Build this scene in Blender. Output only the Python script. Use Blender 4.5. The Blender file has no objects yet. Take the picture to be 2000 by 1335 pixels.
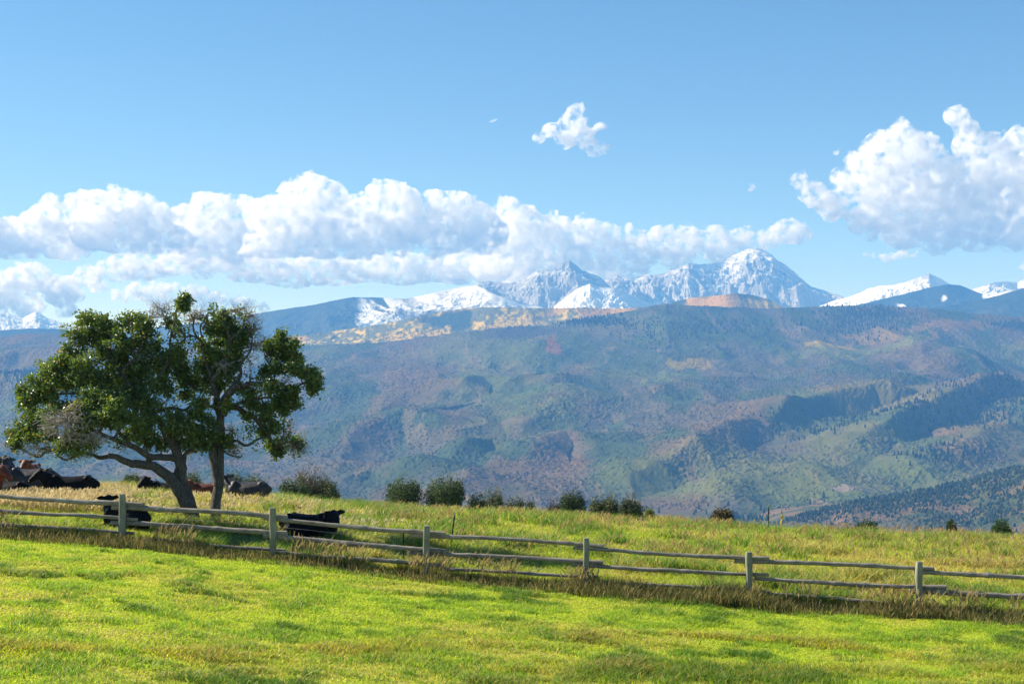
import bpy, math, random
import numpy as np
from mathutils import Vector, Matrix

rng = np.random.default_rng(11)
random.seed(11)
S = bpy.context.scene
COL = S.collection

# ------------------------------------------------------------------ camera
# 50 mm lens, level camera with a small vertical shift. Eye at the origin.
W0, F0, U0, V0 = 2000.0, 2000.0 * 50 / 36, 1000.0, 720.0
def wx(u, Y): return (u - U0) / F0 * Y
def wz(v, Y): return -(v - V0) / F0 * Y
cam_d = bpy.data.cameras.new('camera'); cam = bpy.data.objects.new('camera', cam_d); COL.objects.link(cam)
cam_d.lens = 50; cam_d.sensor_width = 36
cam.rotation_euler = (math.radians(90), 0, 0)
cam_d.shift_y = (V0 - 667.5) / 2000.0
cam_d.clip_start = 0.5; cam_d.clip_end = 300000
S.camera = cam

# ------------------------------------------------------------------ numpy noise
def _hash(ix, iy, iz, seed):
    h = (ix.astype(np.int64) * 374761393 + iy.astype(np.int64) * 668265263 + iz.astype(np.int64) * 2147483647 + seed * 974634777) & 0xffffffff
    h = ((h ^ (h >> 13)) * 1274126177) & 0xffffffff
    h = ((h ^ (h >> 15)) * 2246822519) & 0xffffffff
    return ((h ^ (h >> 16)) & 0xffffff) / float(0xffffff)
def vn2(x, y, seed=0):
    ix, iy = np.floor(x), np.floor(y); fx, fy = x - ix, y - iy
    fx = fx * fx * (3 - 2 * fx); fy = fy * fy * (3 - 2 * fy); z = np.zeros_like(ix)
    a = _hash(ix, iy, z, seed); b = _hash(ix + 1, iy, z, seed); c = _hash(ix, iy + 1, z, seed); d = _hash(ix + 1, iy + 1, z, seed)
    return (a + (b - a) * fx) * (1 - fy) + (c + (d - c) * fx) * fy
def fbm2(x, y, octv=5, seed=0, gain=0.5, ridged=False):
    s = np.zeros(np.broadcast(x, y).shape); a = 1.0; t = 0.0
    ca, sa = math.cos(0.65), math.sin(0.65)
    for o in range(octv):
        n = vn2(x, y, seed + o * 7)
        if ridged: n = 1 - np.abs(2 * n - 1)
        s += a * n; t += a; a *= gain
        x, y = (x * ca - y * sa) * 2.03 + 17.3, (x * sa + y * ca) * 2.03 - 9.1
    return s / t
def vn3(p, seed=0):
    i = np.floor(p); f = p - i; f = f * f * (3 - 2 * f)
    r = 0
    for dx in (0, 1):
        for dy in (0, 1):
            for dz in (0, 1):
                w = (f[:, 0] if dx else 1 - f[:, 0]) * (f[:, 1] if dy else 1 - f[:, 1]) * (f[:, 2] if dz else 1 - f[:, 2])
                r = r + w * _hash(i[:, 0] + dx, i[:, 1] + dy, i[:, 2] + dz, seed)
    return r
def sstep(a, b, x):
    t = np.clip((x - a) / (b - a), 0, 1); return t * t * (3 - 2 * t)
def mixc(c0, c1, f):
    f = np.asarray(f)[..., None]; return np.asarray(c0) * (1 - f) + np.asarray(c1) * f

# ------------------------------------------------------------------ mesh helpers
def mkmesh(name, V, quads=None, tris=None, mat=None, col=None, smooth=False):
    me = bpy.data.meshes.new(name)
    V = np.asarray(V, np.float32).reshape(-1, 3)
    nq = 0 if quads is None else len(quads); nt = 0 if tris is None else len(tris)
    loops = []; starts = []; tot = []
    if nq: loops.append(np.asarray(quads, np.int32).ravel()); starts.append(np.arange(nq) * 4); tot.append(np.full(nq, 4))
    if nt: loops.append(np.asarray(tris, np.int32).ravel()); starts.append(nq * 4 + np.arange(nt) * 3); tot.append(np.full(nt, 3))
    loops = np.concatenate(loops); starts = np.concatenate(starts).astype(np.int32); tot = np.concatenate(tot).astype(np.int32)
    me.vertices.add(len(V)); me.vertices.foreach_set('co', V.ravel())
    me.loops.add(len(loops)); me.loops.foreach_set('vertex_index', loops)
    me.polygons.add(len(starts)); me.polygons.foreach_set('loop_start', starts); me.polygons.foreach_set('loop_total', tot)
    me.polygons.foreach_set('use_smooth', np.full(len(starts), smooth))
    me.update(calc_edges=True)
    if col is not None:
        c = np.ones((len(V), 4), np.float32); c[:, :3] = col
        a = me.color_attributes.new('tint', 'FLOAT_COLOR', 'POINT'); a.data.foreach_set('color', c.ravel())
    if mat: me.materials.append(mat)
    return me
def link(name, me, parent=None, loc=None):
    o = bpy.data.objects.new(name, me); COL.objects.link(o)
    if parent: o.parent = parent
    if loc is not None: o.location = loc
    return o
def tag(o, label=None, cat=None, group=None, kind=None):
    if label: o['label'] = label
    if cat: o['category'] = cat
    if group: o['group'] = group
    if kind: o['kind'] = kind
    return o
def empty(name, loc, label, cat, group=None):
    o = bpy.data.objects.new(name, None); COL.objects.link(o); o.location = loc; o.empty_display_size = 0.3
    return tag(o, label, cat, group)
class MB:
    def __init__(s): s.V = []; s.Q = []; s.T = []; s.C = []; s.n = 0
    def add(s, V, Q=None, T=None, c=None):
        V = np.asarray(V, float).reshape(-1, 3); s.V.append(V)
        if Q is not None and len(Q): s.Q.append(np.asarray(Q) + s.n)
        if T is not None and len(T): s.T.append(np.asarray(T) + s.n)
        if c is not None: s.C.append(np.broadcast_to(np.asarray(c, float), (len(V), 3)))
        s.n += len(V)
    def tube(s, pts, rad, k=8, c=None, cap=True, wob=0.0, seed=0):
        pts = np.asarray(pts, float); rad = np.broadcast_to(np.asarray(rad, float), (len(pts),))
        n = len(pts); tan = np.gradient(pts, axis=0); tan /= np.linalg.norm(tan, axis=1)[:, None] + 1e-9
        up = np.array([0, 0, 1.0]) if abs(tan[0][2]) < 0.9 else np.array([1.0, 0, 0])
        a = np.cross(tan, up); a /= np.linalg.norm(a, axis=1)[:, None] + 1e-9; b = np.cross(tan, a)
        th = np.linspace(0, 2 * math.pi, k, endpoint=False)
        R = rad[:, None] * np.ones((n, k))
        if wob:
            q = np.stack([np.repeat(np.arange(n) * 0.35, k), np.tile(np.cos(th) * 1.7, n), np.tile(np.sin(th) * 1.7, n)], 1) + seed * 3.1
            R = R * (1 + wob * (vn3(q, 5).reshape(n, k) - 0.5) * 2 + wob * (vn3(q * 2.7, 6).reshape(n, k) - 0.5))
        V = pts[:, None, :] + R[..., None] * (np.cos(th)[None, :, None] * a[:, None, :] + np.sin(th)[None, :, None] * b[:, None, :])
        V = V.reshape(-1, 3)
        i = np.arange(n - 1)[:, None] * k; j = np.arange(k)[None, :]; j2 = (j + 1) % k
        Q = np.stack([i + j, i + j2, i + k + j2, i + k + j], -1).reshape(-1, 4)
        T = []
        if cap:
            V = np.vstack([V, pts[0], pts[-1]]); m = n * k
            T = [[m, (q + 1) % k, q] for q in range(k)] + [[m + 1, (n - 1) * k + q, (n - 1) * k + (q + 1) % k] for q in range(k)]
        s.add(V, Q, T, c)
    def mesh(s, name, mat, smooth=False):
        return mkmesh(name, np.vstack(s.V), np.vstack(s.Q) if s.Q else None, np.vstack(s.T) if s.T else None, mat,
                      np.vstack(s.C) if s.C else None, smooth)
    def build(s, name, mat, parent=None, smooth=False, loc=None):
        if loc is not None: s.V = [v - np.asarray(loc) for v in s.V]
        return link(name, s.mesh(name, mat, smooth), parent, loc if parent is None else None)
def smooth_path(pts, n):
    pts = np.asarray(pts, float); d = np.r_[0, np.cumsum(np.linalg.norm(np.diff(pts, axis=0), axis=1))]
    P = np.vstack([2 * pts[0] - pts[1], pts, 2 * pts[-1] - pts[-2]]); t = np.linspace(0, len(pts) - 1 - 1e-6, n)
    i = t.astype(int); f = (t - i)[:, None]
    p0, p1, p2, p3 = P[i], P[i + 1], P[i + 2], P[i + 3]
    return 0.5 * ((2 * p1) + (-p0 + p2) * f + (2 * p0 - 5 * p1 + 4 * p2 - p3) * f ** 2 + (-p0 + 3 * p1 - 3 * p2 + p3) * f ** 3)

# ------------------------------------------------------------------ materials
def newmat(name):
    m = bpy.data.materials.new(name); m.use_nodes = True; nt = m.node_tree
    for n in list(nt.nodes):
        if n.type != 'OUTPUT_MATERIAL': nt.nodes.remove(n)
    return m, nt, nt.nodes['Material Output']
def N(nt, t, **kw):
    n = nt.nodes.new(t)
    for k, v in kw.items():
        if k in n.inputs: n.inputs[k].default_value = v
        else: setattr(n, k, v)
    return n
def foliage_mat(name, trans=0.35, rough=0.6, spec=0.3, gain=1.0, tcol=(1.15, 1.1, 0.5)):
    """tint attribute = natural leaf colour; thin leaves let part of the light through"""
    m, nt, out = newmat(name)
    at = N(nt, 'ShaderNodeAttribute', attribute_name='tint')
    p = N(nt, 'ShaderNodeBsdfPrincipled'); p.inputs['Roughness'].default_value = rough; p.inputs['Specular IOR Level'].default_value = spec
    nt.links.new(at.outputs['Color'], p.inputs['Base Color'])
    tr = N(nt, 'ShaderNodeBsdfTranslucent'); mu = N(nt, 'ShaderNodeMix', data_type='RGBA', blend_type='MULTIPLY'); mu.inputs[0].default_value = 1
    nt.links.new(at.outputs['Color'], mu.inputs[6]); mu.inputs[7].default_value = (*[c * gain for c in tcol], 1)
    nt.links.new(mu.outputs[2], tr.inputs['Color'])
    mx = N(nt, 'ShaderNodeMixShader'); mx.inputs[0].default_value = trans
    nt.links.new(p.outputs[0], mx.inputs[1]); nt.links.new(tr.outputs[0], mx.inputs[2]); nt.links.new(mx.outputs[0], out.inputs['Surface'])
    return m
def tint_mat(name, rough=0.9, spec=0.1, bump=0.0, bscale=1.0, noise=0.0, nscale=1.0):
    m, nt, out = newmat(name)
    at = N(nt, 'ShaderNodeAttribute', attribute_name='tint')
    p = N(nt, 'ShaderNodeBsdfPrincipled'); p.inputs['Roughness'].default_value = rough; p.inputs['Specular IOR Level'].default_value = spec
    src = at.outputs['Color']
    tc = N(nt, 'ShaderNodeTexCoord')
    if noise:
        no = N(nt, 'ShaderNodeTexNoise'); no.inputs['Scale'].default_value = nscale; no.inputs['Detail'].default_value = 6
        nt.links.new(tc.outputs['Object'], no.inputs['Vector'])
        mr = N(nt, 'ShaderNodeMapRange'); mr.inputs[1].default_value = 0.3; mr.inputs[2].default_value = 0.7; mr.inputs[3].default_value = 1 - noise; mr.inputs[4].default_value = 1 + noise
        nt.links.new(no.outputs[0], mr.inputs[0])
        vm = N(nt, 'ShaderNodeVectorMath', operation='SCALE'); nt.links.new(src, vm.inputs[0]); nt.links.new(mr.outputs[0], vm.inputs['Scale']); src = vm.outputs[0]
    nt.links.new(src, p.inputs['Base Color'])
    if bump:
        no2 = N(nt, 'ShaderNodeTexNoise'); no2.inputs['Scale'].default_value = bscale; no2.inputs['Detail'].default_value = 8
        nt.links.new(tc.outputs['Object'], no2.inputs['Vector'])
        b = N(nt, 'ShaderNodeBump'); b.inputs['Strength'].default_value = 1; b.inputs['Distance'].default_value = bump
        nt.links.new(no2.outputs[0], b.inputs['Height']); nt.links.new(b.outputs[0], p.inputs['Normal'])
    nt.links.new(p.outputs[0], out.inputs['Surface'])
    return m

# ------------------------------------------------------------------ light
SUN_EL, SUN_AZ = math.radians(34), math.radians(-70)       # azimuth measured from +Y, negative = left
sdir = Vector((math.sin(SUN_AZ) * math.cos(SUN_EL), math.cos(SUN_AZ) * math.cos(SUN_EL), math.sin(SUN_EL)))
sl = bpy.data.lights.new('sun', 'SUN'); sl.energy = 5.0; sl.angle = math.radians(0.53); sl.color = (1.0, 0.94, 0.85)
so = bpy.data.objects.new('sun', sl); COL.objects.link(so); so.rotation_euler = (-sdir).to_track_quat('-Z', 'Y').to_euler(); so.location = (0, 0, 60)
wd = bpy.data.worlds.new('World'); S.world = wd; wd.use_nodes = True
nt = wd.node_tree; bg = nt.nodes['Background']
sky = nt.nodes.new('ShaderNodeTexSky'); sky.sky_type = 'NISHITA'; sky.sun_disc = False
sky.sun_elevation = SUN_EL; sky.sun_rotation = SUN_AZ; sky.altitude = 2300; sky.air_density = 1.0; sky.dust_density = 0.1; sky.ozone_density = 1.6
hs = nt.nodes.new('ShaderNodeHueSaturation'); hs.inputs['Saturation'].default_value = 1.18; hs.inputs['Hue'].default_value = .5
wb = nt.nodes.new('ShaderNodeMix'); wb.data_type = 'RGBA'; wb.blend_type = 'MULTIPLY'; wb.inputs[0].default_value = 1; wb.inputs[7].default_value = (.99, 1.02, .98, 1)
nt.links.new(sky.outputs[0], hs.inputs['Color']); nt.links.new(hs.outputs[0], wb.inputs[6]); 
geo = nt.nodes.new('ShaderNodeTexCoord'); sx = nt.nodes.new('ShaderNodeSeparateXYZ'); nt.links.new(geo.outputs['Generated'], sx.inputs[0])
mrz = nt.nodes.new('ShaderNodeMapRange'); mrz.inputs[1].default_value = 0.0; mrz.inputs[2].default_value = .20; mrz.inputs[3].default_value = .85; mrz.inputs[4].default_value = 0; nt.links.new(sx.outputs['Z'], mrz.inputs[0])
low = nt.nodes.new('ShaderNodeMix'); low.data_type = 'RGBA'; low.blend_type = 'MULTIPLY'; low.inputs[7].default_value = (.99, .97, 1.12, 1)
nt.links.new(mrz.outputs[0], low.inputs[0]); nt.links.new(wb.outputs[2], low.inputs[6]); nt.links.new(low.outputs[2], bg.inputs['Color']); bg.inputs['Strength'].default_value = 0.078
S.view_settings.view_transform = 'Standard'; S.view_settings.look = 'None'; S.view_settings.exposure = 0.9; S.view_settings.gamma = 1
cy = S.cycles; cy.max_bounces = 42; cy.volume_bounces = 40; cy.transparent_max_bounces = 16; cy.transmission_bounces = 4; cy.diffuse_bounces = 3; cy.glossy_bounces = 2
# ------------------------------------------------------------------ haze: clear mountain air, blue with distance
def haze(x0, x1, y0, y1, z0, z1, dens):
    V = [(x, y, z) for x in (x0, x1) for y in (y0, y1) for z in (z0, z1)]
    Q = [(0, 1, 3, 2), (4, 6, 7, 5), (0, 4, 5, 1), (2, 3, 7, 6), (0, 2, 6, 4), (1, 5, 7, 3)]
    m, nt, out = newmat('air')
    pv = N(nt, 'ShaderNodeVolumePrincipled'); pv.inputs['Color'].default_value = (0.14, 0.42, 1.0, 1)
    pv.inputs['Absorption Color'].default_value = (.6, .6, .6, 1); pv.inputs['Density'].default_value = dens; pv.inputs['Anisotropy'].default_value = 0.0
    nt.links.new(pv.outputs[0], out.inputs['Volume'])
    o = link('haze', mkmesh('haze', V, Q, mat=m)); tag(o, kind='stuff')
haze(-16500, 16500, -300, 15600, -620, 1320, 0.88e-4)

# ------------------------------------------------------------------ far terrain: layers of real hills and ranges
def curve(pts, u, sm=0):
    x = [p[0] for p in pts]; y = [p[1] for p in pts]; return np.interp(u, x, y)
def grid_faces(nr, nc):
    i = np.arange(nr - 1)[:, None] * nc; j = np.arange(nc - 1)[None, :]
    return np.stack([i + j, i + j + 1, i + nc + j + 1, i + nc + j], -1).reshape(-1, 4)

def range_layer(name, crest, Y, depth, zbase, mat, colf, u0=-500, u1=2500, nc=1100, nr=140, amp=300, wl=1500, sil=20, seed=1, kind_ridge=True, pw=0.85, back=0.6):
    """a mountain range: skyline `crest`, slopes falling towards and away from the viewer, carved by ridges and gullies"""
    k_ = (9000 + (Y - 12000) * .42) / Y if Y > 9000 else 1.0       # far range drawn nearer: distance, sizes and pattern scaled about the camera
    Y, depth, zbase, amp, wl, sil = [q * k_ for q in (Y, depth, zbase, amp, wl, sil)]
    u = np.linspace(u0, u1, nc); s = np.concatenate([np.linspace(1, 0, nr), -np.linspace(0, 1, nr // 3)[1:]])   # 1 = foot in front, 0 crest, <0 back
    SS, UU = np.meshgrid(s, u, indexing='ij')
    wob = (fbm2(u / 110, u * 0, 2, seed + 90) - 0.5) * depth * 0.35
    YY = Y + wob[None, :] * np.clip(1 - np.abs(SS) * 1.5, 0, 1) - SS * depth * np.where(SS > 0, 1, back)
    XX = wx(UU, YY)
    vc = curve(crest, u); zc = wz(vc, Y + wob)
    X1 = wx(u, Y + wob)
    zc = zc + .55 * sil * (fbm2(X1 / (140 * k_), X1 * 0 + seed, 5, seed + 3, 0.6, True) - 0.55) * 2
    a = np.abs(SS)
    prof = 1 - a ** pw
    Z = zbase + (zc[None, :] - zbase) * prof
    env = np.clip(a * 3.2, 0, 1) * np.clip((1 - a) * 4, 0, 1)
    n = fbm2(XX / wl, YY / wl + 0.3 * XX / wl, 7, seed, 0.52, kind_ridge)
    relief = np.clip((zc[None, :] - zbase) / (1200.0 * k_), 0.12, 1)
    Z = Z + amp * env * relief * (n - 0.6)
    if kind_ridge: Z = Z + amp * .26 * np.clip(a * 8, .15, 1) * relief * (fbm2(XX / (wl * .24) + Z / (900 * k_), YY / (wl * .24), 6, seed + 5, 0.6, True) - .6)
    V = np.stack([XX, YY, Z], -1)
    gy = np.gradient(Z, axis=0) / (np.gradient(YY, axis=0) + 1e-6); gx = np.gradient(Z, axis=1) / np.gradient(XX, axis=1)
    C = colf(XX / k_, YY / k_, Z / k_, SS, UU, gx, gy)
    me = mkmesh(name, V.reshape(-1, 3), grid_faces(len(s), nc)[:, ::-1], mat=mat, col=C.reshape(-1, 3), smooth=False)
    return link(name, me), (XX, YY, Z, UU, SS, C)

M_rock = tint_mat('mountain_rock_and_snow', 0.85, 0.15)
M_veg = tint_mat('hillside_vegetation', 0.95, 0.05)
ROCK = np.array([.25, .25, .26]); SNOW = np.array([.80, .81, .82]); FOREST = np.array([.022, .035, .026]); GOLD = np.array([.60, .42, .045])

def col_snow(bright=0.5, forest_z=None, forest_u=None, fine=110.0, seed=5):
    def f(X, Y, Z, s, u, gx, gy):
        n = fbm2(X / fine + Z / 90, Y / fine + Z / 60, 5, seed, 0.62, True); big = fbm2(X / 900, Y / 900, 3, seed + 1)
        steep = np.sqrt(gx ** 2 + gy ** 2)
        k = sstep(0.48, 0.92, n + (big - 0.5) * 0.6 + bright * 0.5 - 0.22 * np.clip(steep - 0.55, 0, 2) - .0)
        c = mixc(ROCK * 1.25, SNOW, k)
        if forest_z is not None:
            ft = fbm2(X / 260, Y / 400, 5, seed + 8); e = sstep(-70, 70, forest_z + (ft - 0.5) * 900 - Z)
            c = mixc(c, FOREST * (0.8 + 0.6 * vn2(X / 25, Y / 60, 3))[..., None], e)
        if forest_u is not None:
            c = forest_u(c, X, Y, Z, s, u)
        return c
    return f
def layer_tag(o): tag(o, kind='structure')

# distant snowy range seen left of the oak
o, _ = range_layer('mountain', [(-500, 640), (-300, 610), (-60, 618), (0, 606), (22, 614), (45, 622), (70, 607), (95, 622), (130, 634), (300, 648), (420, 650), (600, 655)], 26000, 2600, 300, M_rock, col_snow(0.75, seed=21), -500, 600, 500, 90, 700, 900, 22, 31); layer_tag(o)
# twin summit range
o, _ = range_layer('mountain', [(780, 640), (860, 600), (900, 580), (935, 551), (955, 549), (985, 554), (1010, 551), (1030, 541), (1050, 527), (1080, 527), (1088, 523), (1098, 514), (1112, 508), (1124, 516), (1136, 528), (1150, 533), (1172, 541), (1195, 562), (1230, 580), (1300, 620)],
    20500, 2100, 300, M_rock, col_snow(0.10, seed=41), 780, 1300, 650, 150, 760, 640, 9, 51, pw=0.9); layer_tag(o)
# the big summit
o, _ = range_layer('mountain', [(1060, 620), (1110, 590), (1150, 568), (1185, 546), (1205, 538), (1225, 541), (1240, 546), (1262, 537), (1290, 535), (1318, 526), (1345, 514), (1365, 517), (1390, 515), (1415, 511), (1428, 500), (1445, 492), (1462, 486), (1478, 485), (1494, 489), (1508, 497), (1520, 510), (1535, 517), (1552, 532), (1572, 550), (1585, 561), (1600, 564), (1620, 571), (1645, 579), (1665, 590), (1760, 640)],
    23500, 2500, 300, M_rock, col_snow(0.14, seed=61), 1060, 1760, 800, 170, 900, 820, 9, 72, pw=0.9); layer_tag(o)
# snow ridge in the notch to the right
o, _ = range_layer('mountain', [(1540, 640), (1580, 606), (1625, 588), (1660, 580), (1685, 570), (1702, 561), (1722, 557), (1748, 556), (1770, 551), (1790, 543), (1815, 534), (1830, 540), (1845, 549), (1865, 560), (1885, 566), (1900, 565), (1935, 553), (1960, 549), (1985, 552), (2000, 545), (2200, 520), (2500, 560)],
    21500, 2100, 300, M_rock, col_snow(0.85, seed=81), 1540, 2500, 700, 110, 700, 800, 14, 93); layer_tag(o)
# bright snow dome in front of the twin summit
o, _ = range_layer('mountain', [(1040, 640), (1085, 596), (1105, 580), (1130, 562), (1152, 553), (1170, 560), (1200, 562), (1225, 572), (1250, 584), (1290, 600), (1340, 640)],
    19000, 1500, 300, M_rock, col_snow(0.95, seed=101), 1040, 1340, 330, 90, 500, 520, 10, 113); layer_tag(o)
# near snow shoulder that turns to dark forest on the left
def fu(c, X, Y, Z, s, u):
    n = fbm2(X / 300, Y / 500, 5, 131); f = sstep(10, -10, u - 690 - (n - 0.5) * 90)
    g = sstep(0.40, 0.52, fbm2(X / 130 + Y / 300, Y / 900, 5, 135) + (u - 720) / 500 * 0.25)
    c = mixc(FOREST, c, np.clip(g + sstep(755, 850, u), 0, 1)); c = mixc(c, FOREST * (0.8 + 0.5 * vn2(X / 25, Y / 60, 3))[..., None], f)
    low = sstep(640, 420, Z + (n - .5) * 700) * sstep(700, 820, u)
    return mixc(c, FOREST, low * 0.9)
o, _ = range_layer('mountain', [(180, 660), (300, 640), (400, 628), (500, 612), (560, 603), (610, 596), (650, 587), (690, 580), (740, 581), (790, 584), (830, 576), (860, 568), (895, 561), (930, 558), (948, 566), (975, 578), (1010, 588), (1060, 600), (1120, 640)],
    17500, 2300, 100, M_rock, col_snow(0.62, seed=141, forest_u=fu), 180, 1120, 700, 130, 420, 900, 7, 153); layer_tag(o)
# dark forested ridge with snow clearings on the right
def fu2(c, X, Y, Z, s, u):
    n = fbm2(X / 300, Y / 300, 5, 171)
    p = np.exp(-((u - 1845) / 20) ** 2 - ((s - .12) / .10) ** 2) + np.exp(-((u - 1757) / 18) ** 2 - ((s - .25) / .22) ** 2) + .8 * np.exp(-((u - 1700) / 25) ** 2 - ((s - .3) / .2) ** 2) + 1.1 * sstep(1900, 1935, u) * np.exp(-((s - .05) / .14) ** 2) + .6 * np.exp(-((u - 1812) / 9) ** 2 - ((s - .3) / .1) ** 2)
    k = sstep(0.42, 0.5, p * 0.62 + (n - 0.5) * 0.75)
    return mixc(FOREST * (0.8 + 0.5 * vn2(X / 25, Y / 60, 3))[..., None], SNOW, k)
o, _ = range_layer('mountain', [(1560, 640), (1640, 604), (1690, 592), (1740, 580), (1790, 568), (1820, 561), (1850, 555), (1875, 557), (1900, 567), (1930, 579), (1955, 571), (2000, 562), (2200, 540), (2500, 560)],
    17200, 1900, 150, M_rock, col_snow(0.6, seed=161, forest_u=fu2), 1560, 2500, 560, 100, 350, 900, 8, 173); layer_tag(o)
# dark blue wooded ridge entering from the right
def colf_forest(X, Y, Z, s, u, gx, gy):
    n = fbm2(X / 220, Y / 300, 5, 191); return mixc(FOREST * 1.1, np.array([.07, .08, .04]), sstep(0.5, 0.75, n)) * (0.8 + 0.5 * vn2(X / 18, Y / 50, 3))[..., None]
o, _ = range_layer('hill', [(1700, 625), (1780, 607), (1850, 598), (1900, 589), (1950, 577), (2000, 562), (2100, 540), (2500, 500)],
    13500, 1500, 50, M_veg, colf_forest, 1700, 2500, 420, 90, 260, 800, 7, 183); layer_tag(o)
# dark blue wooded foot on the far left
o, _ = range_layer('hill', [(-500, 640), (0, 645), (60, 641), (120, 643), (220, 655), (420, 668)],
    15500, 1500, 0, M_veg, colf_forest, -500, 420, 300, 60, 160, 900, 6, 185); layer_tag(o)
# golden aspen bench
def colf_gold(X, Y, Z, s, u, gx, gy):
    n = fbm2(X / 330, Y / 500, 5, 201); m = vn2(X / 26, Y / 70, 9); r = fbm2(X / 500 + 9, Y / 700, 4, 207)
    c = mixc(np.array([.13, .13, .05]), GOLD, sstep(0.40, 0.6, n * .6 + m * .4)); c = mixc(c, np.array([.42, .24, .035]), sstep(0.56, 0.66, r))
    return mixc(c, FOREST * 1.5, sstep(0.62, 0.7, fbm2(X / 240, Y / 600 + 4, 5, 203)))
o, G1 = range_layer('hill', [(250, 690), (420, 672), (500, 664), (580, 656), (700, 640), (760, 630), (800, 622), (850, 611), (900, 603), (950, 600), (1000, 600), (1060, 602), (1130, 601), (1200, 603), (1250, 600), (1290, 601), (1320, 588), (1355, 581), (1400, 577), (1440, 573), (1470, 576), (1500, 584), (1525, 597), (1560, 615), (1660, 650)],
    12000, 1900, -60, M_veg, colf_gold, 250, 1660, 900, 150, 170, 800, 5, 213, kind_ridge=False); layer_tag(o)

# ---- main broad hillside with spurs and hollows
CREST = [(-700, 640), (-300, 650), (0, 657), (45, 652), (110, 651), (200, 656), (320, 664), (450, 671), (590, 674), (660, 672), (750, 668), (800, 662), (850, 655), (900, 648), (960, 642), (1010, 638), (1060, 636), (1120, 626), (1160, 619), (1200, 612), (1240, 605), (1270, 598), (1300, 592), (1330, 595), (1390, 598), (1440, 600), (1500, 602), (1560, 600), (1640, 597), (1720, 597), (1780, 600), (1830, 603), (1900, 612), (2000, 619), (2200, 628), (2700, 650)]
YN, YFAR = 2300.0, 7600.0
def hill_Y(v_rel): return YN + (YFAR - YN) * v_rel
def base_v(u, s):      # s 0 near foot .. 1 crest
    return 1075 + (curve(CREST, u) - 1075) * (1 - (1 - s) ** 1.15)
def uv2ground(u, v):
    """ground point of the base hillside seen at pixel (u,v)"""
    vc = float(curve(CREST, u)); k = np.clip((1075 - v) / (1075 - vc), 0, 1); s = 1 - (1 - k) ** (1 / 1.15)
    Y = hill_Y(s); return wx(u, Y), Y
# spur: crest polyline (u,v), height m, width of the gentle flank, width of the steep flank (towards lower right)
SPURS = [
 ([(860, 812), (905, 790), (950, 772), (1000, 776), (1030, 790)], 75, 330, 121),
 ([(985, 880), (1030, 850), (1075, 825), (1110, 800), (1180, 770)], 55, 200, 140),
 ([(860, 925), (905, 905), (960, 892), (1010, 898), (1040, 915)], 64, 150, 81),
 ([(1010, 930), (1050, 895), (1100, 872), (1150, 875), (1185, 900)], 69, 170, 102),
 ([(640, 900), (720, 868), (790, 852), (860, 858), (940, 895)], 78, 260, 108),
 ([(1180, 960), (1260, 930), (1350, 905), (1420, 872), (1480, 852), (1530, 858), (1580, 885)], 71, 230, 81),
 ([(1440, 880), (1500, 850), (1560, 830), (1620, 818), (1700, 808), (1770, 812), (1830, 822)], 102, 260, 95),
 ([(1330, 850), (1400, 838), (1470, 822), (1540, 808), (1620, 798), (1700, 790), (1800, 775)], 46, 260, 110),
 ([(1620, 915), (1690, 885), (1760, 860), (1830, 835), (1900, 812), (2000, 790), (2150, 770)], 102, 240, 95),
 ([(1800, 930), (1880, 900), (1950, 870), (2050, 830), (2200, 790)], 84, 200, 140),
 ([(1010, 720), (1060, 690), (1095, 660), (1120, 640)], 74, 200, 153),
 ([(1180, 800), (1300, 770), (1400, 745), (1500, 735)], 33, 240, 191),
 ([(1560, 760), (1680, 735), (1780, 710), (1900, 690)], 46, 260, 205),
 ([(1640, 800), (1760, 770), (1860, 730), (2000, 690)], 55, 240, 153),
 ([(600, 800), (700, 770), (800, 760), (860, 770)], 36, 300, 191),
 ([(-50, 720), (40, 700), (120, 705), (200, 740)], 75, 300, 114),
 ([(-60, 790), (30, 770), (120, 790)], 74, 260, 153),
 ([(560, 960), (680, 925), (780, 925), (870, 955)], 36, 200, 114),
 ([(1300, 980), (1420, 950), (1560, 930), (1680, 925)], 29, 180, 114),
]
def spur_height(X, Y):
    H = np.zeros_like(X)
    for pts, h, wl_, wr_ in SPURS:
        P = np.array([uv2ground(*p) for p in pts])
        best = np.full(X.shape, 1e9); sg = np.zeros_like(X); tt = np.zeros_like(X); L = len(P) - 1
        jx = X + 45 * (fbm2(X / 260, Y / 260, 3, 301) - .5); jy = Y + 45 * (fbm2(X / 260, Y / 260, 3, 302) - .5)
        for k in range(L):
            a, b = P[k], P[k + 1]; d = b - a; l2 = d @ d
            t = np.clip(((jx - a[0]) * d[0] + (jy - a[1]) * d[1]) / l2, 0, 1)
            ex = jx - (a[0] + t * d[0]); ey = jy - (a[1] + t * d[1]); dist = np.hypot(ex, ey)
            s_ = np.sign(d[0] * ey - d[1] * ex); m = dist < best
            best = np.where(m, dist, best); sg = np.where(m, s_, sg); tt = np.where(m, (k + t) / L, tt)
        w = np.where(sg > 0, wl_, wr_); q = best / w
        taper = np.clip(np.minimum(tt, 1 - tt) * 3.5 + .15, 0, 1)
        H = np.maximum(H, h * taper * np.exp(-np.abs(q) ** 1.5))
    return H
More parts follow.
